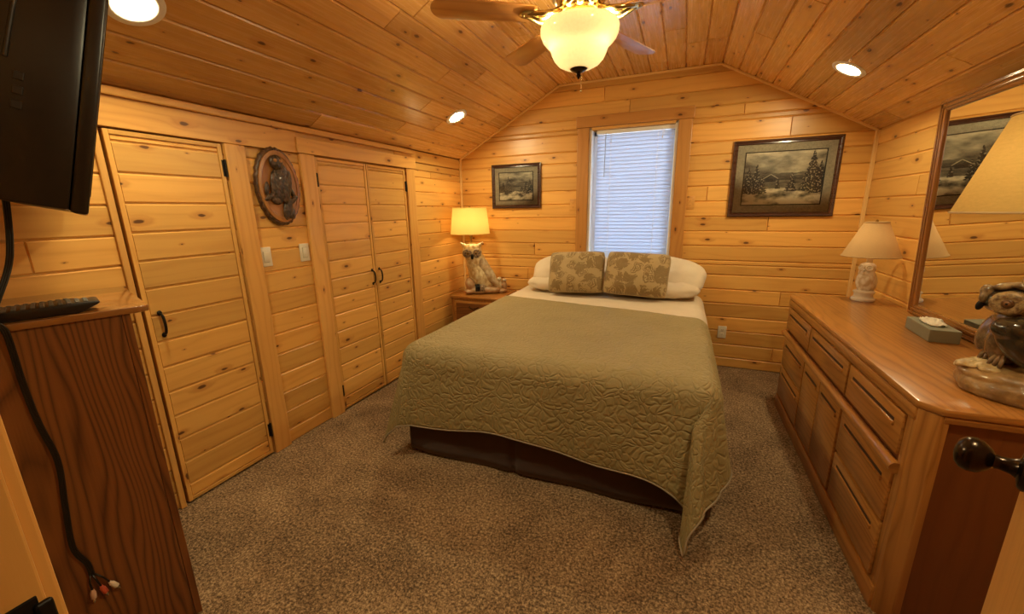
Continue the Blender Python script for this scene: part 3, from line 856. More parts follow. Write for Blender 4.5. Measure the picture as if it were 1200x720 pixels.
# ------------------------------------------------------------------ mirror over the dresser, leaning slightly forward
MY0, MY1, MB, MHt = 1.99, 3.065, DH + .002, 1.165
mr = empty('wall_mirror', (XR - .045, (MY0 + MY1) / 2, MB), label='large oak framed mirror standing on the dresser against the right wall', cat='mirror', rot=(0, rad(-2.4), 0))
hw = (MY1 - MY0) / 2; fw = .062
def mframe(lo, hi, ax):
    bm = nb(); box(bm, lo, hi, .008, 3, axis=ax)
    return bm
for nm, pieces in (('frame', (((-.014, -hw, 0), (.022, -hw + fw, MHt), 2), ((-.014, hw - fw, 0), (.022, hw, MHt), 2), ((-.014, -hw + fw - .001, 0), (.022, hw - fw + .001, fw), 1), ((-.014, -hw + fw - .001, MHt - fw), (.022, hw - fw + .001, MHt), 1))),):
    bm = nb()
    for lo, hi, ax in pieces:
        box(bm, lo, hi, .007, 3, axis=ax)
        d = [hi[i] - lo[i] for i in range(3)]
    for (a, b) in ((.012, .024), (.034, .046)):
        for s_ in (-1, 1):
            box(bm, (-.019, s_ * (hw - a), a), (-.010, s_ * (hw - b), MHt - a), .003, 2, axis=2)
        for z_ in (0, 1):
            za, zb = (a, b) if z_ == 0 else (MHt - b, MHt - a)
            box(bm, (-.019, -hw + a, za), (-.010, hw - a, zb), .003, 2, axis=1)
    mk('frame', bm, OAKG, mr, smooth=30, local=True)
MIRR = plain('mirror_silver', (.80, .80, .77), .012, Metallic=1.0)
bm = nb(); box(bm, (-.002, -hw + fw - .004, fw - .004), (.004, hw - fw + .004, MHt - fw + .004)); mk('mirror_glass', bm, MIRR, mr, local=True)

# ------------------------------------------------------------------ nightstand
nx0, nx1, ny0, ny1, nh = -2.235, -1.66, 3.635, 4.115, .625
ns = empty('nightstand', ((nx0 + nx1) / 2, (ny0 + ny1) / 2, 0), 0, 'small oak nightstand in the far left corner under the owl lamp', 'nightstand')
bm = nb(); box(bm, (nx0 + .012, ny0 + .014, .06), (nx1 - .012, ny1, nh - .026), .003, axis=2); mk('cabinet', bm, OAK, ns)
bm = nb(); box(bm, (nx0, ny0, nh - .026), (nx1, ny1 + .005, nh), .006, axis=0); mk('top', bm, OAK, ns, smooth=30)
bm = nb(); box(bm, (nx0 + .02, ny0 + .03, 0), (nx1 - .02, ny1 - .01, .062), .003); mk('plinth', bm, OAK, ns)
for (c, d) in ((.08, .33), (.345, .575)):
    bm = nb(); box(bm, (nx0 + .055, ny0 - .002, c), (nx1 - .055, ny0 + .016, d), .006, axis=0)
    dw = mk('drawer', bm, OAK, ns, smooth=30)
    zc = d - .055; xc = (nx0 + nx1) / 2
    bm = nb(); box(bm, (nx0 + .075, ny0 - .0035, c + .022), (nx1 - .075, ny0 - .0015, d - .022), .0008, axis=0); mk('panel', bm, OAKD, dw)
    for x_ in (nx0 + .16, ):
        bm = nb(); tube(bm, smooth_path([(xc - .05, ny0 - .003, zc), (xc - .045, ny0 - .020, zc - .004), (xc, ny0 - .024, zc - .022), (xc + .045, ny0 - .020, zc - .004), (xc + .05, ny0 - .003, zc)], 6), .0045, 8)
        mk('handle', bm, BRONZE, dw, smooth=60)

# ------------------------------------------------------------------ tall chest beside the doorway
cr = empty('tall_chest', (-1.615, .69, 0), rad(-18.07), 'tall dark oak chest at the left edge carrying the remote controls', 'chest')
CW, CD, CH = .55, .47, 1.197
bm = nb(); box(bm, (-CW, -CD, 0), (0, -.022, CH), .003, axis=2); mk('carcass', bm, OAKD, cr, local=True)
bm = nb()
box(bm, (-.030, -.0215, .0), (.0, 0, CH), .002, axis=2); box(bm, (-CW, -.0215, .0), (-CW + .03, 0, CH), .002, axis=2)
box(bm, (-CW + .03, -.0215, 0), (-.03, 0, .09), .002, axis=0); box(bm, (-CW + .03, -.0215, CH - .03), (-.03, 0, CH), .002, axis=0)
mk('face_frame', bm, OAKD, cr, local=True)
bm = nb(); prism(bm, [(-CW - .012, -CD - .004), (.012, -CD - .004), (.012, .018), (-.004, .048), (-CW + .004, .048), (-CW - .012, .018)], 2, CH, CH + .021, grain=1, bev=.004); mk('top', bm, OAKG, cr, smooth=30, local=True)
for i in range(5):
    z0 = .10 + i * .213
    bm = nb(); box(bm, (-CW + .034, -.02, z0), (-.034, -.0015, z0 + .203), .004, axis=0); dw = mk('drawer', bm, OAKD, cr, smooth=30, local=True)

# ------------------------------------------------------------------ lamps with owl bases
def shade(root, r0, r1, z0, z1, mat, c=(0, 0), rim=None, pleat=0):
    bm = nb(); n = 64
    lathe(bm, [(r0 + (r1 - r0) * i / 8, z0 + (z1 - z0) * i / 8) for i in range(9)], (c[0], c[1], 0), n)
    sh = mk('lamp_shade', bm, mat, root, smooth=180, local=True)
    for r, z in ((r0, z0), (r1, z1)):
        bm = nb()
        tube(bm, [(c[0] + r * math.cos(2 * PI * i / 48), c[1] + r * math.sin(2 * PI * i / 48), z) for i in range(48)], .0035, 8, closed=True)
        mk('rim', bm, rim or mat, sh, smooth=180, local=True)
    bm = nb()
    zt = z1 - .012
    for k in range(3):
        a = k * 2 * PI / 3 + .3
        tube(bm, [(c[0], c[1], zt - .015), (c[0] + r1 * .98 * math.cos(a), c[1] + r1 * .98 * math.sin(a), zt)], .0018, 6)
    lathe(bm, [(0, zt + .03), (.006, zt + .026), (.008, zt + .016), (.004, zt + .008), (.012, zt - .004), (0, zt - .006)], (c[0], c[1], 0), 16)
    mk('finial', bm, BRASS, sh, smooth=40, local=True)
    return sh
def bulb_light(name, loc, w, col=(1, .72, .38), r=.028):
    l = bpy.data.lights.new(name, 'POINT'); l.energy = w; l.color = col; l.shadow_soft_size = r
    o = bpy.data.objects.new(name, l); COL.objects.link(o); o.location = loc; return o
def blobs(items):
    bm = nb()
    for it in items:
        ball(bm, it[0], it[1], Euler([rad(q) for q in it[2]]) if len(it) > 2 else None, 24, 16)
    return bm
def eye(parent, c, d, r, ring, iris=None):
    """round eye disc looking along d"""
    d = V(d).normalized(); q = d.to_track_quat('Z', 'Y').to_matrix().to_4x4(); M = Matrix.Translation(V(c)) @ q
    bm = nb(); lathe(bm, [(0, r * .55), (r * .5, r * .5), (r * .85, r * .28), (r, 0), (r * .9, -r * .3)], n=20, mat=M, mi=0)
    lathe(bm, [(0, r * .72), (r * .28, r * .66), (r * .42, r * .50), (r * .40, r * .40)], n=16, mat=M, mi=1)
    mk('eye', bm, [ring, iris or BLACK], parent, smooth=60, local=True)

# white-and-tan owl lamp on the nightstand
OWLW = ceramic('owl_white_glaze', (.80, .72, .46), (.62, .49, .27), 26, .4, .008)
OWLWING = ceramic('owl_tan_wing', (.46, .34, .19), (.62, .52, .34), 22, .45, .006)
STUMP = ceramic('owl_stump', (.36, .17, .065), (.50, .36, .20), 14, .5, .006, feather=False)
DISC = ceramic('owl_face_disc', (.09, .05, .028), (.42, .32, .20), 75, .45, .002, feather=False)
lx, ly = -2.045, 3.80
ol = empty('owl_table_lamp', (lx, ly, nh), rad(28.7), 'large owl table lamp with a lit yellow drum shade on the nightstand', 'lamp')
bm = blobs([((.06, 0, .045), (.115, .085, .050)), ((.17, .0, .045), (.10, .08, .045)), ((-.02, -.02, .10), (.055, .05, .085), (0, -12, 0)), ((.02, .01, .05), (.09, .08, .05)), ((.24, .0, .04), (.08, .07, .04)), ((-.03, -.01, .03), (.06, .07, .03))])
remesh(mk('stump', bm, STUMP, ol, local=True), .007, 3)
bm = blobs([((.090, .01, .225), (.128, .105, .180), (0, -18, 0)), ((.045, .0, .345), (.108, .090, .11), (0, -12, 0)), ((.010, -.005, .455), (.104, .088, .080)), ((.010, -.005, .490), (.096, .075, .050)),
            ((.012, -.035, .415), (.085, .062, .06)), ((.135, .02, .13), (.10, .085, .10), (0, -30, 0)),
            ((-.092, -.012, .538), (.013, .014, .030), (0, -58, 0)), ((.110, -.012, .538), (.013, .014, .030), (0, 58, 0)), ((-.070, -.012, .520), (.026, .022, .022)), ((.090, -.012, .520), (.026, .022, .022))])
ob = remesh(mk('owl_body', bm, OWLW, ol, local=True), .006, 3)
bm = blobs([((.165, -.055, .240), (.058, .036, .165), (0, -33, 8)), ((.240, -.04, .135), (.036, .026, .125), (0, -36, 8)), ((.12, -.062, .325), (.055, .032, .07), (0, -25, 0))])
remesh(mk('wing', bm, OWLWING, ob, local=True), .006, 2)
bm = nb()
for x, rz in ((-.040, 16), (.058, -16)):
    M = Matrix.Translation((x, -.086, .442)) @ Matrix.Rotation(rad(rz), 4, 'Y') @ Matrix.Rotation(rad(90 + (9 if x < 0 else -9)), 4, 'X')
    lathe(bm, [(0, .010), (.022, .012), (.040, .012), (.049, .004), (.047, -.016)], n=28, mat=M, sy=.92)
mk('face_disc', bm, DISC, ob, smooth=60, local=True)
for x in (-.033, .050): eye(ob, (x, -.099, .444), (0, -1, .05), .017, plain('amber_eye', (.30, .17, .05), .2), BLACK)
bm = nb(); ball(bm, (.009, -.108, .410), (.016, .018, .030), Euler((rad(20), 0, 0)), 14, 10); mk('beak', bm, BLACK, ob, smooth=180, local=True)
for x in (.055, .105):
    bm = nb()
    for k in (-1, 0, 1): tube(bm, smooth_path([(x + k * .013, -.055, .105), (x + k * .016, -.088, .092), (x + k * .017, -.094, .058), (x + k * .017, -.086, .040)], 4), lambda q: .010 - .004 * q, 8)
    mk('foot', bm, BLACK if x < .08 else DISC, ob, smooth=180, local=True)
for (x, z, s) in ((.290, .085, 1.0), (.345, .080, .9)):
    bm = blobs([((x, 0, z), (.034 * s, .036, .062 * s)), ((x, -.008, z + .062 * s), (.028 * s, .028, .027 * s))])
    bb = remesh(mk('owlet', bm, STUMP if s < 1 else OWLWING, ol, local=True), .006, 2)
    for k in (-1, 1): eye(bb, (x + k * .011, -.036, z + .066 * s), (k * .2, -1, .1), .009, plain('owlet_eye', (.5, .42, .28), .4), BLACK)
bm = blobs([((.315, .0, .025), (.07, .055, .03))]); remesh(mk('stump', bm, STUMP, ol, local=True), .007, 2)
bm = nb(); lathe(bm, [(0, .53), (.02, .53), (.022, .545), (.012, .552), (.010, .60), (.018, .604), (.018, .645), (0, .65)], (.005, .01, 0), 20); mk('lamp_stem', bm, BRASS, ol, smooth=40, local=True)
SH1 = shade_mat('shade_yellow_linen', (.78, .62, .22), .42, .08, 160)
shade(ol, .205, .175, .640, .905, SH1, (.0, .01))
cM = basis(ol); bulb_light('lamp_bulb', cM @ V((.0, .01, .76)), 3.6, (1, .70, .34))

# plain white owl lamp at the far end of the dresser
CERW = ceramic('white_ceramic', (.72, .68, .58), (.66, .60, .50), 40, .4, .005, lo=.3, hi=.7)
CERW2 = ceramic('white_ceramic_smooth', (.72, .68, .58), (.68, .63, .53), 10, .35, .0005, feather=False)
wl = empty('owl_table_lamp', (1.170, 3.385, DH), rad(-19), 'small white ceramic owl lamp with a beige cone shade at the dresser far end', 'lamp')
bm = nb(); lathe(bm, [(0, 0), (.062, 0), (.066, .006), (.066, .014), (.058, .022), (.052, .028), (.052, .048), (.058, .056), (.060, .062), (.050, .070), (0, .072)], n=40); mk('base', bm, CERW2, wl, smooth=40, local=True)
bm = blobs([((0, 0, .135), (.054, .052, .080)), ((0, 0, .09), (.042, .042, .04)), ((-.004, -.003, .222), (.048, .046, .038)), ((-.004, -.003, .19), (.044, .043, .04)), ((.030, .012, .12), (.03, .035, .07))])
wb = remesh(mk('owl_body', bm, CERW, wl, local=True), .004, 3)
for (x, y, d) in ((-.034, -.030, (-.75, -.8, .1)), (.006, -.046, (.1, -1, .1))):
    dd = V(d).normalized(); M = Matrix.Translation((x, y, .225)) @ dd.to_track_quat('Z', 'Y').to_matrix().to_4x4()
    bm = nb(); lathe(bm, [(0, .004), (.006, .006), (.008, .002), (.013, .004), (.017, .007), (.020, .003), (.020, -.006)], n=24, mat=M); mk('eye', bm, CERW2, wb, smooth=50, local=True)
bm = nb(); ball(bm, (-.020, -.050, .208), (.006, .009, .012), None, 12, 8); mk('beak', bm, CERW2, wb, smooth=180, local=True)
bm = nb(); lathe(bm, [(0, .25), (.017, .25), (.017, .285), (.010, .288), (.010, .33), (0, .33)], n=20); mk('lamp_stem', bm, WHITEPL, wl, smooth=40, local=True)
SH2 = shade_mat('shade_beige', (.56, .385, .19), .32, .10, 90)
shade(wl, .155, .063, .300, .520, SH2)
bulb_light('lamp_bulb', basis(wl) @ V((0, 0, .40)), .5, (1, .70, .36))

# big dark owl lamp at the near end of the dresser
OWLB = ceramic('owl_black_glaze', (.012, .010, .008), (.035, .026, .016), 20, .16, .006, coat=.8)
OWLBR = ceramic('owl_brown_glaze', (.075, .040, .018), (.22, .14, .07), 24, .25, .006, coat=.5)
OWLC = ceramic('owl_cream_brow', (.34, .24, .12), (.09, .05, .02), 38, .3, .006, coat=.5, feather=False)
ROCK = ceramic('rock_glaze', (.20, .115, .042), (.36, .225, .09), 14, .38, .006, feather=False, coat=.25)
FACE = ceramic('face_tan', (.36, .25, .11), (.13, .07, .028), 85, .35, .004, feather=False)
BARKC = ceramic('cream_bark', (.62, .48, .24), (.38, .25, .10), 30, .35, .006, feather=False)
bo = empty('owl_table_lamp', (1.10, 1.80, DH), rad(-31.4), 'big dark glazed owl lamp with a wide parchment shade at the dresser near end', 'lamp')
bm = blobs([((-.03, -.02, .066), (.135, .112, .040)), ((.04, 0, .082), (.11, .10, .045)), ((.09, .02, .055), (.09, .09, .045))])
lathe(bm, [(0, .0005), (.155, .0005), (.168, .010), (.172, .030), (.166, .050), (.140, .070), (.09, .082), (0, .085)], n=64, sy=.86, wob=lambda a, z: 1 + .03 * math.sin(3 * a + 1) + .02 * math.sin(7 * a))
rb = remesh(mk('rock_base', bm, ROCK, bo, local=True), .005, 2)
tx = bpy.data.textures.new('rock_clouds', 'CLOUDS'); tx.noise_scale = .045; tx.noise_depth = 3
def rough(o, st, vg=None):
    m = o.modifiers.new('d', 'DISPLACE'); m.texture = tx; m.strength = st; m.mid_level = .5; m.texture_coords = 'LOCAL'
rough(rb, .010)
bm = blobs([((-.118, -.050, .096), (.050, .036, .014), (8, -10, 20)), ((-.085, -.082, .096), (.030, .026, .012), (20, 8, -10)), ((-.145, -.03, .084), (.028, .03, .012), (0, -25, 0)), ((-.11, -.015, .102), (.03, .02, .010), (0, 5, 30))])
rough(remesh(mk('bark_piece', bm, BARKC, rb, local=True), .003, 1), .016)
bm = blobs([((.01, .01, .205), (.108, .098, .115), (0, -14, 0)), ((-.025, 0, .255), (.088, .082, .065)), ((.05, .02, .14), (.085, .08, .08)), ((-.060, -.02, .185), (.055, .06, .085), (0, 8, 0)), ((-.112, .025, .195), (.028, .045, .070), (0, 10, 0))])
ob2 = remesh(mk('owl_body', bm, OWLBR, bo, local=True), .005, 3)
bm = blobs([((-.005, -.080, .190), (.108, .040, .070), (0, 42, 0)), ((.075, -.062, .115), (.085, .036, .050), (0, 40, 0)), ((-.050, -.082, .228), (.062, .036, .042), (0, 20, 0)), ((.03, -.07, .225), (.06, .04, .04))])
remesh(mk('wing', bm, OWLB, ob2, local=True), .005, 2)
bm = blobs([((-.078, -.012, .318), (.074, .068, .050)), ((-.03, .01, .320), (.07, .064, .050)), ((-.065, -.010, .342), (.070, .062, .034))])
hd = remesh(mk('owl_head', bm, OWLB, ob2, local=True), .005, 3)
bm = blobs([((-.098, -.046, .368), (.028, .022, .012), (0, -16, 0)), ((-.058, -.050, .372), (.036, .024, .012), (0, 8, 0)), ((-.136, -.036, .346), (.018, .022, .022)), ((-.140, -.045, .325), (.012, .018, .02)), ((-.018, -.04, .366), (.034, .024, .011), (0, 16, 0))])
remesh(mk('brow', bm, OWLC, ob2, local=True), .004, 1)
fd = V((-.22, -1, .02)).normalized(); fc = V((-.084, -.081, .316))
M = Matrix.Translation(fc) @ fd.to_track_quat('Z', 'Y').to_matrix().to_4x4()
bm = nb(); lathe(bm, [(0, .003), (.012, .002), (.026, .003), (.036, .003), (.044, -.003), (.048, -.026)], n=36, mat=M, sy=.86, wob=lambda a, z: 1 + .02 * math.sin(a * 26)); mk('face_disc', bm, FACE, ob2, smooth=60, local=True)
bm = nb(); lathe(bm, [(0, .006), (.010, .007), (.0145, .005), (.0155, .002)], n=24, mat=M); mk('eye_ring', bm, plain('eye_ring', (.10, .045, .015), .3), ob2, smooth=60, local=True)
eye(ob2, fc + fd * .006, fd, .0085, plain('brown_eye', (.20, .09, .04), .15), BLACK)
fd2 = V((-1, .55, .0)).normalized(); fc2 = V((-.132, .036, .314)); M = Matrix.Translation(fc2) @ fd2.to_track_quat('Z', 'Y').to_matrix().to_4x4()
bm = nb(); lathe(bm, [(0, .004), (.012, .003), (.022, .006), (.032, .008), (.038, .004), (.040, -.016)], n=30, mat=M, sy=.9); mk('face_disc', bm, FACE, ob2, smooth=60, local=True)
eye(ob2, fc2 + fd2 * .006, fd2, .0085, plain('brown_eye', (.20, .09, .04), .15), BLACK)
bm = nb(); ball(bm, (-.144, -.042, .297), (.010, .010, .020), Euler((rad(10), rad(12), 0)), 14, 10); mk('beak', bm, BLACK, ob2, smooth=180, local=True)
for (x, y) in ((-.062, -.052), (-.088, -.010)):
    bm = nb()
    for k in (-1, 0, 1): tube(bm, smooth_path([(x, y, .150), (x - .008 + k * .009, y - .016 - k * .004, .136), (x - .014 + k * .012, y - .026 - k * .005, .120), (x - .016 + k * .013, y - .028 - k * .005, .102)], 4), lambda q: .009 - .004 * q, 8)
    mk('foot', bm, OWLBR, ob2, smooth=180, local=True)
bm = nb(); lathe(bm, [(0, .35), (.022, .35), (.024, .372), (.012, .378), (.009, .40), (.009, .56), (.018, .565), (.018, .64), (0, .645)], (-.060, .0, 0), 20); mk('lamp_stem', bm, BRASS, bo, smooth=40, local=True)
SH3 = shade_mat('shade_parchment', (.59, .425, .155), .40, .16, 55)
shade(bo, .211, .122, .603, .897, SH3, (-.060, .0), shade_mat('shade_rim', (.75, .62, .40), .5, .02))
bulb_light('lamp_bulb', basis(bo) @ V((-.060, .0, .73)), 1.8, (1, .70, .34))

# ------------------------------------------------------------------ tissue box
TB = plain('tissue_box_grey', (.22, .22, .155), .55)
tbx = empty('tissue_box', (1.172, 2.545, DH), rad(-4), 'grey green tissue box with a crumpled tissue on the dresser below the mirror', 'tissue box')
bm = nb(); box(bm, (-.055, -.135, .0005), (.055, .135, .060), .003); mk('box', bm, TB, tbx, local=True)
bm = nb(); lathe(bm, [(0, .0603), (.030, .0603), (.030, .0612), (0, .0612)], n=32, sy=2.4); mk('opening', bm, plain('opening_film', (.5, .47, .38), .4), tbx, local=True)
bm = nb(); g = []
for i in range(25):
    c_ = []
    for j in range(17):
        a, b = i / 24 * 2 - 1, j / 16 * 2 - 1
        rr = 1 - .35 * (a * a + b * b) / 2
        z = .064 + .016 * max(0, 1 - a * a) * max(0, 1 - b * b) + .020 * abs(noise.noise(V((a * 2.6, b * 3.0, 3)))) + .009 * noise.noise(V((a * 6, b * 6, 1)))
        c_.append(bm.verts.new((b * .044 * rr + .006 * noise.noise(V((a * 3, 0, 9))), a * .095 * rr, max(z, .0622))))
    g.append(c_)
for i in range(24):
    for j in range(16): bm.faces.new((g[i][j], g[i + 1][j], g[i + 1][j + 1], g[i][j + 1]))
ts = mk('tissue', bm, plain('tissue_white', (.78, .74, .62), .9), tbx, smooth=180, local=True); m = ts.modifiers.new('t', 'SOLIDIFY'); m.thickness = .0012; sub(ts)

# ------------------------------------------------------------------ framed prints
def fbm(x, y, s, o=4):
    v_ = 0; a = .5; f = 1
    for k in range(o): v_ += a * noise.noise(V((x * f, y * f, s + k * 7.1))); a *= .5; f *= 2.03
    return v_
def paint(seed, aspect, trees, cabin):
    def px(u, v):
        x = u * aspect
        hills = .60 + .05 * fbm(x * 2.2, 1, seed, 4); lake = .47 + .015 * fbm(x * 3, 2, seed + 3, 3)
        snow = .30 + .12 * fbm(x * 2.4, 3, seed + 5, 4) - .05 * abs(u - .5)
        if v > hills:
            c = .30 + .55 * fbm(x * 2.2 + .4, v * 5.5, seed + 9, 5) + .35 * (v - hills)
        elif v > lake: c = .13 + .35 * max(0, fbm(x * 7, v * 26, seed + 11, 4)) + .08 * (v - lake) / .1
        elif v > snow: c = .22 + .30 * fbm(x * 3, v * 24, seed + 13, 4)
        else: c = .44 + .85 * fbm(x * 4.2, v * 8, seed + 17, 5) + .10 * (snow - v) * 3
        for (tx, tb, th, tw) in trees:
            if tb < v < tb + th:
                k = (v - tb) / th; w = tw * (1 - k) * (.65 + .5 * abs(math.sin(k * 26 + tx * 40))) + .006
                dx = abs(u - tx + .012 * fbm(v * 20, tx, seed, 2))
                if dx < w:
                    s_ = fbm(x * 34, v * 40, seed + 21, 2); c = .055 + (.34 if s_ > .17 else 0) + .05 * max(0, s_)
        if cabin:
            cx_, cy_ = cabin; dx = u - cx_
            if abs(dx) < .07 and cy_ - .07 < v < cy_: c = .09 + .05 * fbm(x * 60, v * 60, 2, 1)
            if 0 <= v - cy_ < .08 * (1 - abs(dx) / .095) and abs(dx) < .095: c = .06 if dx < -.02 else .16
            if 0 <= v - cy_ - .085 * (1 - abs(dx) / .10) + .012 < .012 and abs(dx) < .10: c = .5
        c = max(.018, min(.85, c)); c = c ** 1.15
        c = min(.95, max(.008, c - .08) ** 1.3 * 2.6); return (c * .60, c * .50, c * .33, 1)
    return px
t = NT('art_print'); at = t.n('ShaderNodeAttribute', attribute_name='bc'); t.princ(at.outputs[0], .45); PRINT = t.m
t = NT('print_mat_board'); p = t.obj(); n_ = t.noise(p, 60, 5, .7); t.princ(t.ramp(n_, [(.3, (.21, .175, .115)), (.7, (.34, .29, .20))]), .85); MATB = t.m
def picture(x0, x1, z0, z1, fw, mw, painter, label):
    y1 = YF - .0005; y0 = YF - .026
    pc = empty('framed_print', ((x0 + x1) / 2, YF, z0), 0, label, 'picture', 'framed landscape prints')
    bm = nb(); n = V((0, -1, 0))
    prof = [(0, y1), (0, y0 + .006), (.006, y0), (fw * .45, y0 + .003), (fw * .6, y0 + .009), (fw * .85, y0 + .007), (fw, y0 + .014), (fw, y1)]
    cor = [((x0, z0), (1, 1)), ((x1, z0), (-1, 1)), ((x1, z1), (-1, -1)), ((x0, z1), (1, -1))]
    rg = [[bm.verts.new((c[0] + s[0] * q[0], q[1], c[1] + s[1] * q[0])) for q in prof] for c, s in cor]
    fs = []
    for k in range(4):
        A, B = rg[k], rg[(k + 1) % 4]
        for i in range(len(prof)):
            j = (i + 1) % len(prof); fs.append(bm.faces.new((A[i], B[i], B[j], A[j])))
    bmesh.ops.recalc_face_normals(bm, faces=fs); wood_uv(bm, fs, 0)
    mk('frame', bm, WALNUT, pc, smooth=25)
    a0, a1, b0, b1 = x0 + fw * .9, x1 - fw * .9, z0 + fw * .9, z1 - fw * .9
    bm = nb(); box(bm, (a0, y1 - .010, b0), (a1, y1 - .002, b1)); mk('mat_board', bm, MATB, pc)
    c0, c1, d0, d1 = x0 + fw + mw, x1 - fw - mw, z0 + fw + mw, z1 - fw - mw
    bm = nb(); bd = .008
    for lo, hi in (((c0 - bd, y1 - .0125, d0 - bd), (c1 + bd, y1 - .009, d0)), ((c0 - bd, y1 - .0125, d1), (c1 + bd, y1 - .009, d1 + bd)), ((c0 - bd, y1 - .0125, d0), (c0, y1 - .009, d1)), ((c1, y1 - .0125, d0), (c1 + bd, y1 - .009, d1))):
        box(bm, lo, hi)
    mk('inner_mat', bm, plain('inner_mat_black', (.012, .01, .008), .8), pc)
    bm = nb(); bc = bm.loops.layers.float_color['bc']; nx_ = 190; nz_ = int(nx_ * (d1 - d0) / (c1 - c0))
    g = [[bm.verts.new((c0 + (c1 - c0) * i / nx_, y1 - .0108, d0 + (d1 - d0) * j / nz_)) for j in range(nz_ + 1)] for i in range(nx_ + 1)]
    cl = [[painter(i / nx_, j / nz_) for j in range(nz_ + 1)] for i in range(nx_ + 1)]
    for i in range(nx_):
        for j in range(nz_):
            q = ((i, j), (i + 1, j), (i + 1, j + 1), (i, j + 1)); f = bm.faces.new([g[a][b] for a, b in q])
            for l, (a, b) in zip(f.loops, q): l[bc] = cl[a][b]
    mk('print', bm, PRINT, pc)
    bm = nb(); box(bm, (a0, y1 - .0150, b0), (a1, y1 - .0135, b1)); mk('glass', bm, PANE, pc)
picture(-1.932, -1.380, 1.517, 1.968, .036, .052, paint(3.3, 1.3, [(.27, .25, .62, .11), (.12, .28, .40, .08), (.80, .22, .45, .09), (.92, .25, .50, .08), (.68, .3, .25, .05)], None), 'small dark framed landscape print in a grey mat, left of the window')
picture(.360, 1.128, 1.410, 2.036, .036, .066, paint(8.1, 1.35, [(.06, .22, .50, .09), (.16, .20, .58, .10), (.62, .24, .36, .07), (.86, .24, .76, .13), (.96, .2, .6, .1), (.45, .3, .18, .03), (.25, .22, .35, .06)], (.35, .50)), 'large dark framed snowy cabin print in a grey mat, right of the window')

# ------------------------------------------------------------------ carved owl plaque on the left wall
py_, pz_ = 1.838, 1.660; ax, az_ = .148, .232
pl = empty('carved_wall_plaque', (XL, py_, pz_ - az_), 0, 'oval bark edged wooden plaque with a carved dark owl on the left wall', 'plaque')
BARK = ceramic('bark', (.035, .016, .008), (.11, .05, .02), 60, .35, .006, feather=False, coat=.5)
DISCW = wood('plaque_wood', (.34, .15, .04), (.20, .075, .017), (.1, .03, .01), rough=.3, knots=False, coat=.3)
CARV = ceramic('carving_dark', (.012, .008, .005), (.085, .042, .018), 55, .4, .006, coat=.3)
def on_wall(M0=Matrix.Identity(4)):
    return Matrix.Translation((XL, py_, pz_)) @ Matrix.Rotation(rad(90), 4, 'Z') @ Matrix.Rotation(rad(90), 4, 'X') @ M0
# local: x -> +y world, y -> z world, z -> +x world
bm = nb()
wobf = lambda a, z: 1 + .020 * math.sin(a * 31) * (.6 + .4 * math.sin(a * 5)) + .022 * noise.noise(V((a * 9, 1, z * 30)))
lathe(bm, [(0, 0), (.94, 0), (1.0, .006), (1.0, .018), (.975, .028), (.945, .031), (.92, .0305), (.90, .020), (0, .020)], n=140, sx=ax, sy=az_, wob=lambda a, z: wobf(a, z), mat=on_wall())
for f in bm.faces: pass
mk('bark_edge', bm, BARK, pl, smooth=50)
bm = nb(); lathe(bm, [(0, .029), (.915, .029), (.905, .036), (.80, .037), (.775, .0315), (.74, .0305), (0, .0305)], n=90, sx=ax, sy=az_, mat=on_wall()); wood_uv(bm, bm.faces, 2); mk('disc', bm, DISCW, pl, smooth=30)
bm = nb()
for (c, r, rt) in (((.004, .010, .040), (.048, .095, .020), 10), ((-.012, .105, .046), (.036, .036, .022), 0), ((.030, -.01, .046), (.026, .085, .018), 14), ((-.036, .0, .042), (.020, .07, .014), 6), ((.026, -.115, .038), (.026, .06, .012), 16),
                   ((-.055, -.055, .038), (.045, .014, .012), -28), ((.06, -.075, .038), (.04, .013, .011), -34), ((-.075, -.02, .036), (.012, .035, .010), 10), ((-.030, -.075, .038), (.03, .022, .012), 10), ((.068, -.045, .036), (.012, .035, .010), -20), ((.045, -.14, .036), (.02, .03, .010), 30)):
    fs = ball(bm, c, r, Euler((0, 0, rad(-rt))), 20, 14)
bmesh.ops.transform(bm, matrix=on_wall(Matrix.Translation((0, .012, 0)) @ Matrix.Diagonal((1.22, 1.22, 1, 1))), verts=bm.verts)
remesh(mk('owl_carving', bm, CARV, pl), .0035, 1)
for k in (-1, 1):
    bm = nb(); lathe(bm, [(0, .004), (.005, .0035), (.010, .001), (.011, -.004)], n=18, mat=on_wall(Matrix.Translation((-.015 + k * .017, .149, .066)))); mk('eye', bm, DISCW, pl, smooth=60)

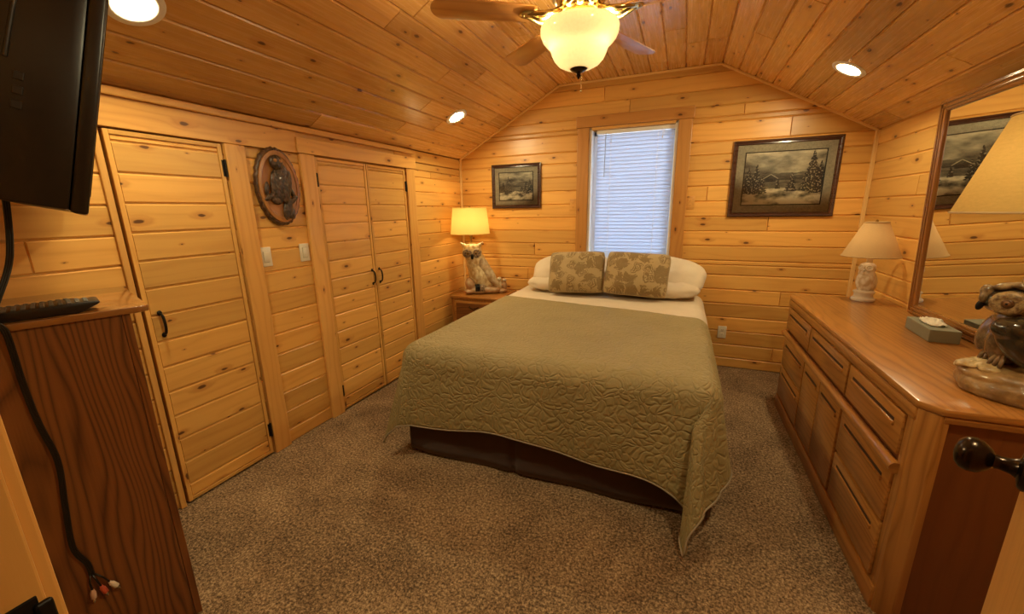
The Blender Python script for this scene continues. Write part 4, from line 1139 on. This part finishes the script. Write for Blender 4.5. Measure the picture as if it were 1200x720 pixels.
# ------------------------------------------------------------------ switches, outlets
for (yy, lab) in ((1.697, 'white paddle light switch below the carved plaque'), (1.975, 'white paddle light switch beside the double closet casing')):
    sw = empty('light_switch', (XL, yy, 1.188), 0, lab, 'light switch', 'light switches on the left wall')
    bm = nb(); box(bm, (XL, yy - .036, 1.188), (XL + .007, yy + .036, 1.305), .003, 3); mk('plate', bm, WHITEPL, sw, smooth=40)
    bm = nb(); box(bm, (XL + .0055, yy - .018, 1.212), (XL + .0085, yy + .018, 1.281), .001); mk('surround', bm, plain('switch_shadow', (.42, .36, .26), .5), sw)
    bm = nb(); prism(bm, [(XL + .006, 1.2145), (XL + .0095, 1.2145), (XL + .0135, 1.2785), (XL + .006, 1.2785)], 1, yy - .016, yy + .016, bev=.001); mk('paddle', bm, WHITEPL, sw, smooth=40)
def outlet(x, z, mat, lab, grp=None):
    o = empty('wall_outlet', (x, YF, z - .0585), 0, lab, 'outlet', grp)
    bm = nb(); box(bm, (x - .036, YF - .007, z - .0585), (x + .036, YF, z + .0585), .003, 3, axis=0); mk('plate', bm, mat, o, smooth=40)
    for s in (-1, 1):
        bm = nb(); lathe(bm, [(0, 0), (.0165, 0), (.0175, -.001), (.0175, -.003)], n=24, mat=Matrix.Translation((x, YF - .0095, z + s * .021)) @ Matrix.Rotation(rad(90), 4, 'X'), sy=.85)
        r_ = mk('socket', bm, mat, o, smooth=40)
        bm = nb()
        for k in (-1, 1): box(bm, (x + k * .0065 - .0012, YF - .0102, z + s * .021 - .003), (x + k * .0065 + .0012, YF - .0092, z + s * .021 + .006))
        lathe(bm, [(0, 0), (.0022, 0), (.0022, -.001), (0, -.001)], n=10, mat=Matrix.Translation((x, YF - .0101, z + s * .021 - .009)) @ Matrix.Rotation(rad(90), 4, 'X'))
        mk('slots', bm, DARKSLOT, r_)
outlet(.423, .345, WHITEPL, 'white duplex outlet low on the far wall between bed and dresser')
outlet(-1.036, 1.541, PTRIM, 'pine coloured outlet plate on the wall left of the window casing', 'pine outlets beside the window')
outlet(.050, 1.538, PTRIM, 'pine coloured outlet plate on the wall right of the window casing', 'pine outlets beside the window')

# ------------------------------------------------------------------ recessed ceiling lights
CANE = emis('can_lens', (1.0, .84, .475), 430.0)
sl_l = math.atan2(RIDGE - EAVE, FX0 - XL); sl_r = math.atan2(RIDGE - EAVE, XR - FX1)
def can(x, y, side, lab, power=1.0):
    if side < 0: z = EAVE + (x - XL) * math.tan(sl_l); rot = (0, PI - sl_l, 0)
    else: z = EAVE + (XR - x) * math.tan(sl_r); rot = (0, PI + sl_r, 0)
    c = empty('recessed_light', (x, y, z), 0, lab, 'ceiling light', 'recessed ceiling lights', rot=rot)
    bm = nb(); lathe(bm, [(.098, -.004), (.098, .002), (.094, .005), (.075, .006), (.064, .004), (.060, .000), (.060, -.004)], n=48); mk('trim_ring', bm, CANW, c, smooth=40, local=True)
    bm = nb(); lathe(bm, [(0, .0030), (.045, .0026), (.0605, .0010), (.0605, -.003), (0, -.003)], n=48); mk('lens', bm, CANE, c, smooth=40, local=True)
    return c
can(-1.879, 3.324, -1, 'recessed light in the left ceiling slope near the window wall')
can(.871, 3.324, 1, 'recessed light in the right ceiling slope')
can(-1.936, 1.055, -1, 'recessed light in the left ceiling slope beside the television')

can(.60, 1.0, 1, 'added unseen fill light in the right ceiling slope near the entry door')  # extra can added out of view to brighten the near carpet and bed foot

# ------------------------------------------------------------------ ceiling fan
FXc, FYc = -.5, 2.05
fan = empty('ceiling_fan', (FXc, FYc, RIDGE), 0, 'brass ceiling fan with five pine blades and a glowing glass bowl light', 'ceiling fan')
Z0 = 0.0
bm = nb(); lathe(bm, [(0, 0), (.078, 0), (.080, -.012), (.070, -.04), (.045, -.062), (.018, -.07), (.016, -.10), (0, -.10)], n=48); mk('canopy', bm, BRASS, fan, smooth=40, local=True)
bm = nb(); lathe(bm, [(0, -.095), (.035, -.095), (.060, -.105), (.115, -.115), (.135, -.135), (.140, -.165), (.137, -.19), (.142, -.195), (.142, -.205), (.135, -.21), (.125, -.245), (.105, -.27), (.085, -.285), (0, -.286)], n=64); mk('motor_housing', bm, BRASS, fan, smooth=40, local=True)
bm = nb(); lathe(bm, [(0, -.284), (.080, -.284), (.082, -.30), (.074, -.306), (.078, -.312), (.086, -.318), (.074, -.326), (.078, -.332), (.094, -.340), (.104, -.348), (.104, -.360), (.090, -.366), (0, -.366)], n=64); mk('light_fitter', bm, BRASS, fan, smooth=40, local=True)
t = NT('bowl_glass'); p = t.obj(); n_ = t.noise(p, 90, 3, .6)
colr = t.ramp(n_, [(.3, (.90, .73, .47)), (.7, (.93, .79, .54))])
a = t.n('ShaderNodeBsdfDiffuse', {'Color': colr}); b = t.n('ShaderNodeBsdfTranslucent', {'Color': colr}); g_ = t.n('ShaderNodeBsdfGlossy', {'Roughness': .15})
mx = t.n('ShaderNodeMixShader', {0: .010, 1: a.outputs[0], 2: b.outputs[0]}); mx2 = t.n('ShaderNodeMixShader', {0: .04, 1: mx.outputs[0], 2: g_.outputs[0]})
t.surf(mx2.outputs[0]); BOWL = t.m
prof = [(.166, -.352), (.174, -.356), (.1775, -.366), (.176, -.388), (.168, -.408), (.154, -.424), (.139, -.438), (.130, -.452), (.124, -.470), (.113, -.492), (.094, -.512), (.066, -.526), (.040, -.532), (.020, -.533)]
bm = nb(); lathe(bm, prof, n=72); bw = mk('glass_bowl', bm, BOWL, fan, smooth=180, local=True)
bm = nb(); lathe(bm, [(0, -.522), (.041, -.524), (.042, -.529), (.036, -.537), (.022, -.544), (.010, -.549), (.008, -.555), (.011, -.560), (.007, -.567), (.003, -.574), (0, -.576)], n=32); mk('bowl_finial', bm, BRONZE, fan, smooth=40, local=True)
bm = nb(); tube(bm, [(.012, 0, -.55), (.013, .002, -.62)], .0012, 6); ball(bm, (.013, .002, -.625), (.004, .004, .007), None, 10, 8); mk('pull_chain', bm, BRASS, fan, smooth=60, local=True)
for k in range(5):
    A = rad(-4 + 72 * k); Mz = Matrix.Rotation(A, 4, 'Z')
    bz = -.318
    bm = nb(); pts = []; r0, r1 = .205, .665
    n = 20; outl = [(r0, -.048), (r0 + .03, -.056)] + [(r0 + .03 + (r1 - .06 - r0 - .03) * i / 6, -.056 - .012 * i / 6) for i in range(1, 7)]
    tip = [(r1 - .06 + .06 * math.sin(q), -.068 * math.cos(q)) for q in [PI * i / 10 for i in range(1, 10)]]
    outl = outl + tip + [(x, -y) for x, y in outl[::-1]]
    prism(bm, outl, 2, -.003, .003, grain=0, bev=.0015)
    bmesh.ops.transform(bm, matrix=Mz @ Matrix.Translation((0, 0, bz)) @ Matrix.Rotation(rad(11), 4, 'X'), verts=bm.verts)
    mk('blade', bm, PBLADE, fan, smooth=30, local=True)
    bm = nb()
    tube(bm, smooth_path([(.075, 0, -.285), (.115, 0, -.300), (.15, 0, -.326), (.19, 0, -.336), (.225, 0, bz - .008)], 6), lambda q: .016 - .004 * q, 12, flat=.6)
    for s in (-1, 1): tube(bm, smooth_path([(.10, s * .012, -.30), (.135, s * .040, -.322), (.175, s * .048, -.332), (.215, s * .030, bz - .010), (.245, s * .012, bz - .007)], 6), lambda q: .007 + .004 * math.sin(q * PI), 10)
    ball(bm, (.235, 0, bz - .006), (.045, .042, .006), None, 24, 12)
    for (sx_, sy_) in ((.225, .022), (.225, -.022), (.262, 0)): ball(bm, (sx_, sy_, bz - .012), (.006, .006, .004), None, 12, 8)
    bmesh.ops.transform(bm, matrix=Mz, verts=bm.verts)
    mk('blade_arm', bm, BRASS, fan, smooth=60, local=True)
fM = basis(fan)
for k in range(3):
    a_ = rad(100 + 120 * k)
    bulb_light('fan_bulb', fM @ V((.085 * math.cos(a_), .085 * math.sin(a_), -.412)), 40.0, (1, .83, .47), .030)

# ------------------------------------------------------------------ television over the chest, tilted down towards the bed
tvx, tvy, tvz = -1.300, .523, 1.504
tv = empty('television', (tvx, tvy, tvz), label='black flat television tilted down on its wall arm above the tall chest', cat='television', rot=(rad(-14), 0, rad(-21.7)))
TW, THt = .90, .57
bm = nb(); box(bm, (-TW, -.030, 0), (0, 0, THt), .006, 3); 
mk('bezel', bm, BLKPL, tv, smooth=30, local=True)
bm = nb(); box(bm, (-TW + .03, -.002, .045), (-.03, .0012, THt - .03), .0005); mk('screen', bm, plain('screen_glass', (.006, .006, .007), .12, Specular_IOR_Level=.6), tv, local=True)
bm = nb(); prism(bm, [(-.0305, .004), (-.0305, THt - .006), (-.06, THt - .012), (-.150, THt - .05), (-.165, THt - .10), (-.165, .02), (-.150, .004)], 0, -TW + .012, -.006, bev=.006); mk('back_shell', bm, BLKPL2, tv, smooth=30, local=True)
bm = nb(); box(bm, (-TW * .78, -.205, .06), (-.050, -.160, .42), .012, 3); mk('back_housing', bm, BLKPL2, tv, smooth=30, local=True)
bm = nb()
for z_ in (.20, .23, .26): box(bm, (-.0075, -.128, z_), (-.0035, -.112, z_ + .018), .002)
mk('side_ports', bm, plain('port_grey', (.03, .028, .026), .3, Metallic=.5), tv, local=True)
bm = nb(); tube(bm, smooth_path([(-.0055, -.140, .30), (-.0055, -.136, .38), (-.0055, -.128, .50)], 8), .004, 8); mk('back_seam', bm, BLKPL, tv, smooth=60, local=True)
tM = basis(tv).inverted()
c1 = V((-TW / 2, -.205, .27)); wp = tM @ V((-1.86, YN, 1.72)); mid = tM @ V((-1.95, .33, 1.74))
bm = nb(); box(bm, (-TW / 2 - .11, -.226, .16), (-TW / 2 + .11, -.204, .38), .004); tube(bm, [c1 + V((0, -.02, 0)), mid], .02, 12); tube(bm, [mid, wp], .02, 12); ball(bm, mid, .028, None, 16, 10)
q_ = basis(tv).to_3x3().inverted() @ V((0, 1, 0)); Mw = Matrix.Translation(wp) @ q_.to_track_quat('Z', 'Y').to_matrix().to_4x4(); box(bm, (-.06, -.11, 0), (.06, .11, .012), .003, mat=Mw)
mk('wall_arm', bm, BLACK, tv, smooth=40, local=True)

# ------------------------------------------------------------------ remotes on the chest
def remote(lx_, ly_, L_, W_, T_, yaw, lab, nrow, ncol):
    M = basis(cr) @ V((lx_, ly_, CH + .0215))
    r_ = empty('remote_control', M, rad(-18.07 + yaw), lab, 'remote control', 'remote controls on the chest')
    bm = nb(); n = 12
    prof = [(-L_ / 2, T_ * .30), (-L_ / 2 + .012, 0), (L_ / 2 - .05, 0), (L_ / 2 - .008, T_ * .62), (L_ / 2, T_ * .86), (L_ / 2 - .006, T_), (-L_ / 2 + .004, T_ * .92)]
    prism(bm, [(a, b) for a, b in prof], 0, -W_ / 2, W_ / 2, bev=.004); mk('case', bm, BLKPL2, r_, smooth=35, local=True)
    KEY = plain('key_grey', (.12, .115, .10), .5)
    for i in range(nrow):
        bm = nb()
        for j in range(ncol):
            y = -L_ / 2 + .025 + i * (L_ - .055) / (nrow - 1); x = (j - (ncol - 1) / 2) * W_ * .8 / ncol
            zt = T_ * (.92 + .08 * (y + L_ / 2) / L_)
            box(bm, (x - W_ * .3 / ncol, y - .005, zt - .003), (x + W_ * .3 / ncol, y + .005, zt + .0028), .0012)
        mk('key_row', bm, KEY, r_, local=True)
remote(-.062, -.175, .235, .105, .031, 0, 'wide black remote control lying along the near edge of the chest top', 11, 4)
remote(-.175, -.190, .19, .048, .022, 5, 'slim black remote control lying behind the wide one on the chest top', 9, 3)

# ------------------------------------------------------------------ audio video cable hanging down the chest side
nrm = (basis(cr).to_3x3() @ V((1, 0, 0))); off = nrm * .010; edge = nrm * .020
pts = [V((-1.745, .545, 1.62)), V((-1.70, .50, 1.40)), V((-1.698, .440, 1.25)) + edge, V((-1.693, .450, 1.194)) + edge, V((-1.694, .450, 1.044)) + off, V((-1.692, .455, .92)) + off, V((-1.688, .467, .787)) + off, V((-1.692, .455, .64)) + off, V((-1.695, .445, .496)) + off, V((-1.690, .462, .420)) + off, V((-1.689, .464, .375)) + off]
cb = empty('av_cable', pts[-1] - V((0, 0, .1)), 0, 'black audio video cable hanging down the side of the tall chest', 'cable')
bm = nb(); sp_ = smooth_path(pts, 8)
yd = basis(cr).to_3x3() @ V((0, 1, 0))
for k in (-1, 0, 1): tube(bm, [p_ + yd * k * .0045 for p_ in sp_], .0030, 8)
mk('cord', bm, BLKPL2, cb, smooth=180)
for k, colr_ in ((-1, (.62, .40, .28)), (0, (.55, .10, .05)), (1, (.78, .70, .58))):
    a = pts[-1] + yd * k * .0045; b = a + V((0, 0, -.055)) + yd * (k * .016 + .012) + nrm * .004; d = (b - a).normalized()
    bm = nb(); tube(bm, [a, a.lerp(b, .5) + yd * k * .003, b], .0028, 8); sprig = mk('lead', bm, BLKPL2, cb, smooth=180)
    q = d.to_track_quat('Z', 'Y').to_matrix().to_4x4()
    bm = nb(); lathe(bm, [(0, 0), (.004, 0), (.0055, .006), (.0075, .010), (.0075, .030), (.006, .032), (0, .032)], n=16, mat=Matrix.Translation(b - d * .004) @ q)
    mk('plug', bm, plain('plug_colour', colr_, .4), sprig, smooth=40)
    bm = nb(); lathe(bm, [(0, .030), (.0045, .030), (.0045, .040), (.0016, .040), (.0014, .047), (0, .048)], n=12, mat=Matrix.Translation(b - d * .004) @ q); mk('plug_tip', bm, plain('nickel', (.6, .58, .52), .25, Metallic=1.0), sprig, smooth=40)

# ------------------------------------------------------------------ daylight, camera, view
w = bpy.data.worlds.new('daylight'); SC.world = w; w.use_nodes = True
bg = w.node_tree.nodes['Background']; bg.inputs[0].default_value = (.66, .80, 1.0, 1); bg.inputs[1].default_value = 5.6

cam = bpy.data.cameras.new('camera'); co = bpy.data.objects.new('camera', cam); COL.objects.link(co)
F_, YAW, PIT, ROL = 473.1, -.3954, .2359, -.0164
def cam_axes():
    ca, sa = math.cos(YAW), math.sin(YAW); cb_, sb = math.cos(PIT), math.sin(PIT); cc, sc_ = math.cos(ROL), math.sin(ROL)
    B = Matrix(((1, 0, 0), (0, 0, -1), (0, 1, 0))); Rz = Matrix(((ca, -sa, 0), (sa, ca, 0), (0, 0, 1)))
    Rx = Matrix(((1, 0, 0), (0, cb_, -sb), (0, sb, cb_))); Rr = Matrix(((cc, -sc_, 0), (sc_, cc, 0), (0, 0, 1)))
    return (Rr @ Rx @ B @ Rz)          # world -> camera (x right, y down, z forward)
W = cam_axes()
right, down, fwd = V(W[0]), V(W[1]), V(W[2])
Mc = Matrix((right, -down, -fwd)).transposed().to_4x4(); Mc.translation = (0, 0, 1.5)
co.matrix_world = Mc
cam.sensor_width = 36.0; cam.sensor_fit = 'HORIZONTAL'; cam.lens = F_ / 1200 * 36.0; cam.clip_start = .02
SC.camera = co
SC.view_settings.view_transform = 'Standard'; SC.view_settings.look = 'None'
SC.view_settings.exposure = 0.0; SC.view_settings.gamma = 1.0; SC.view_settings.use_curve_mapping = False
SC.cycles.use_denoising = True; SC.cycles.max_bounces = 8; SC.cycles.diffuse_bounces = 5; SC.cycles.glossy_bounces = 4
SC.cycles.sample_clamp_indirect = 6.0; SC.cycles.transparent_max_bounces = 8
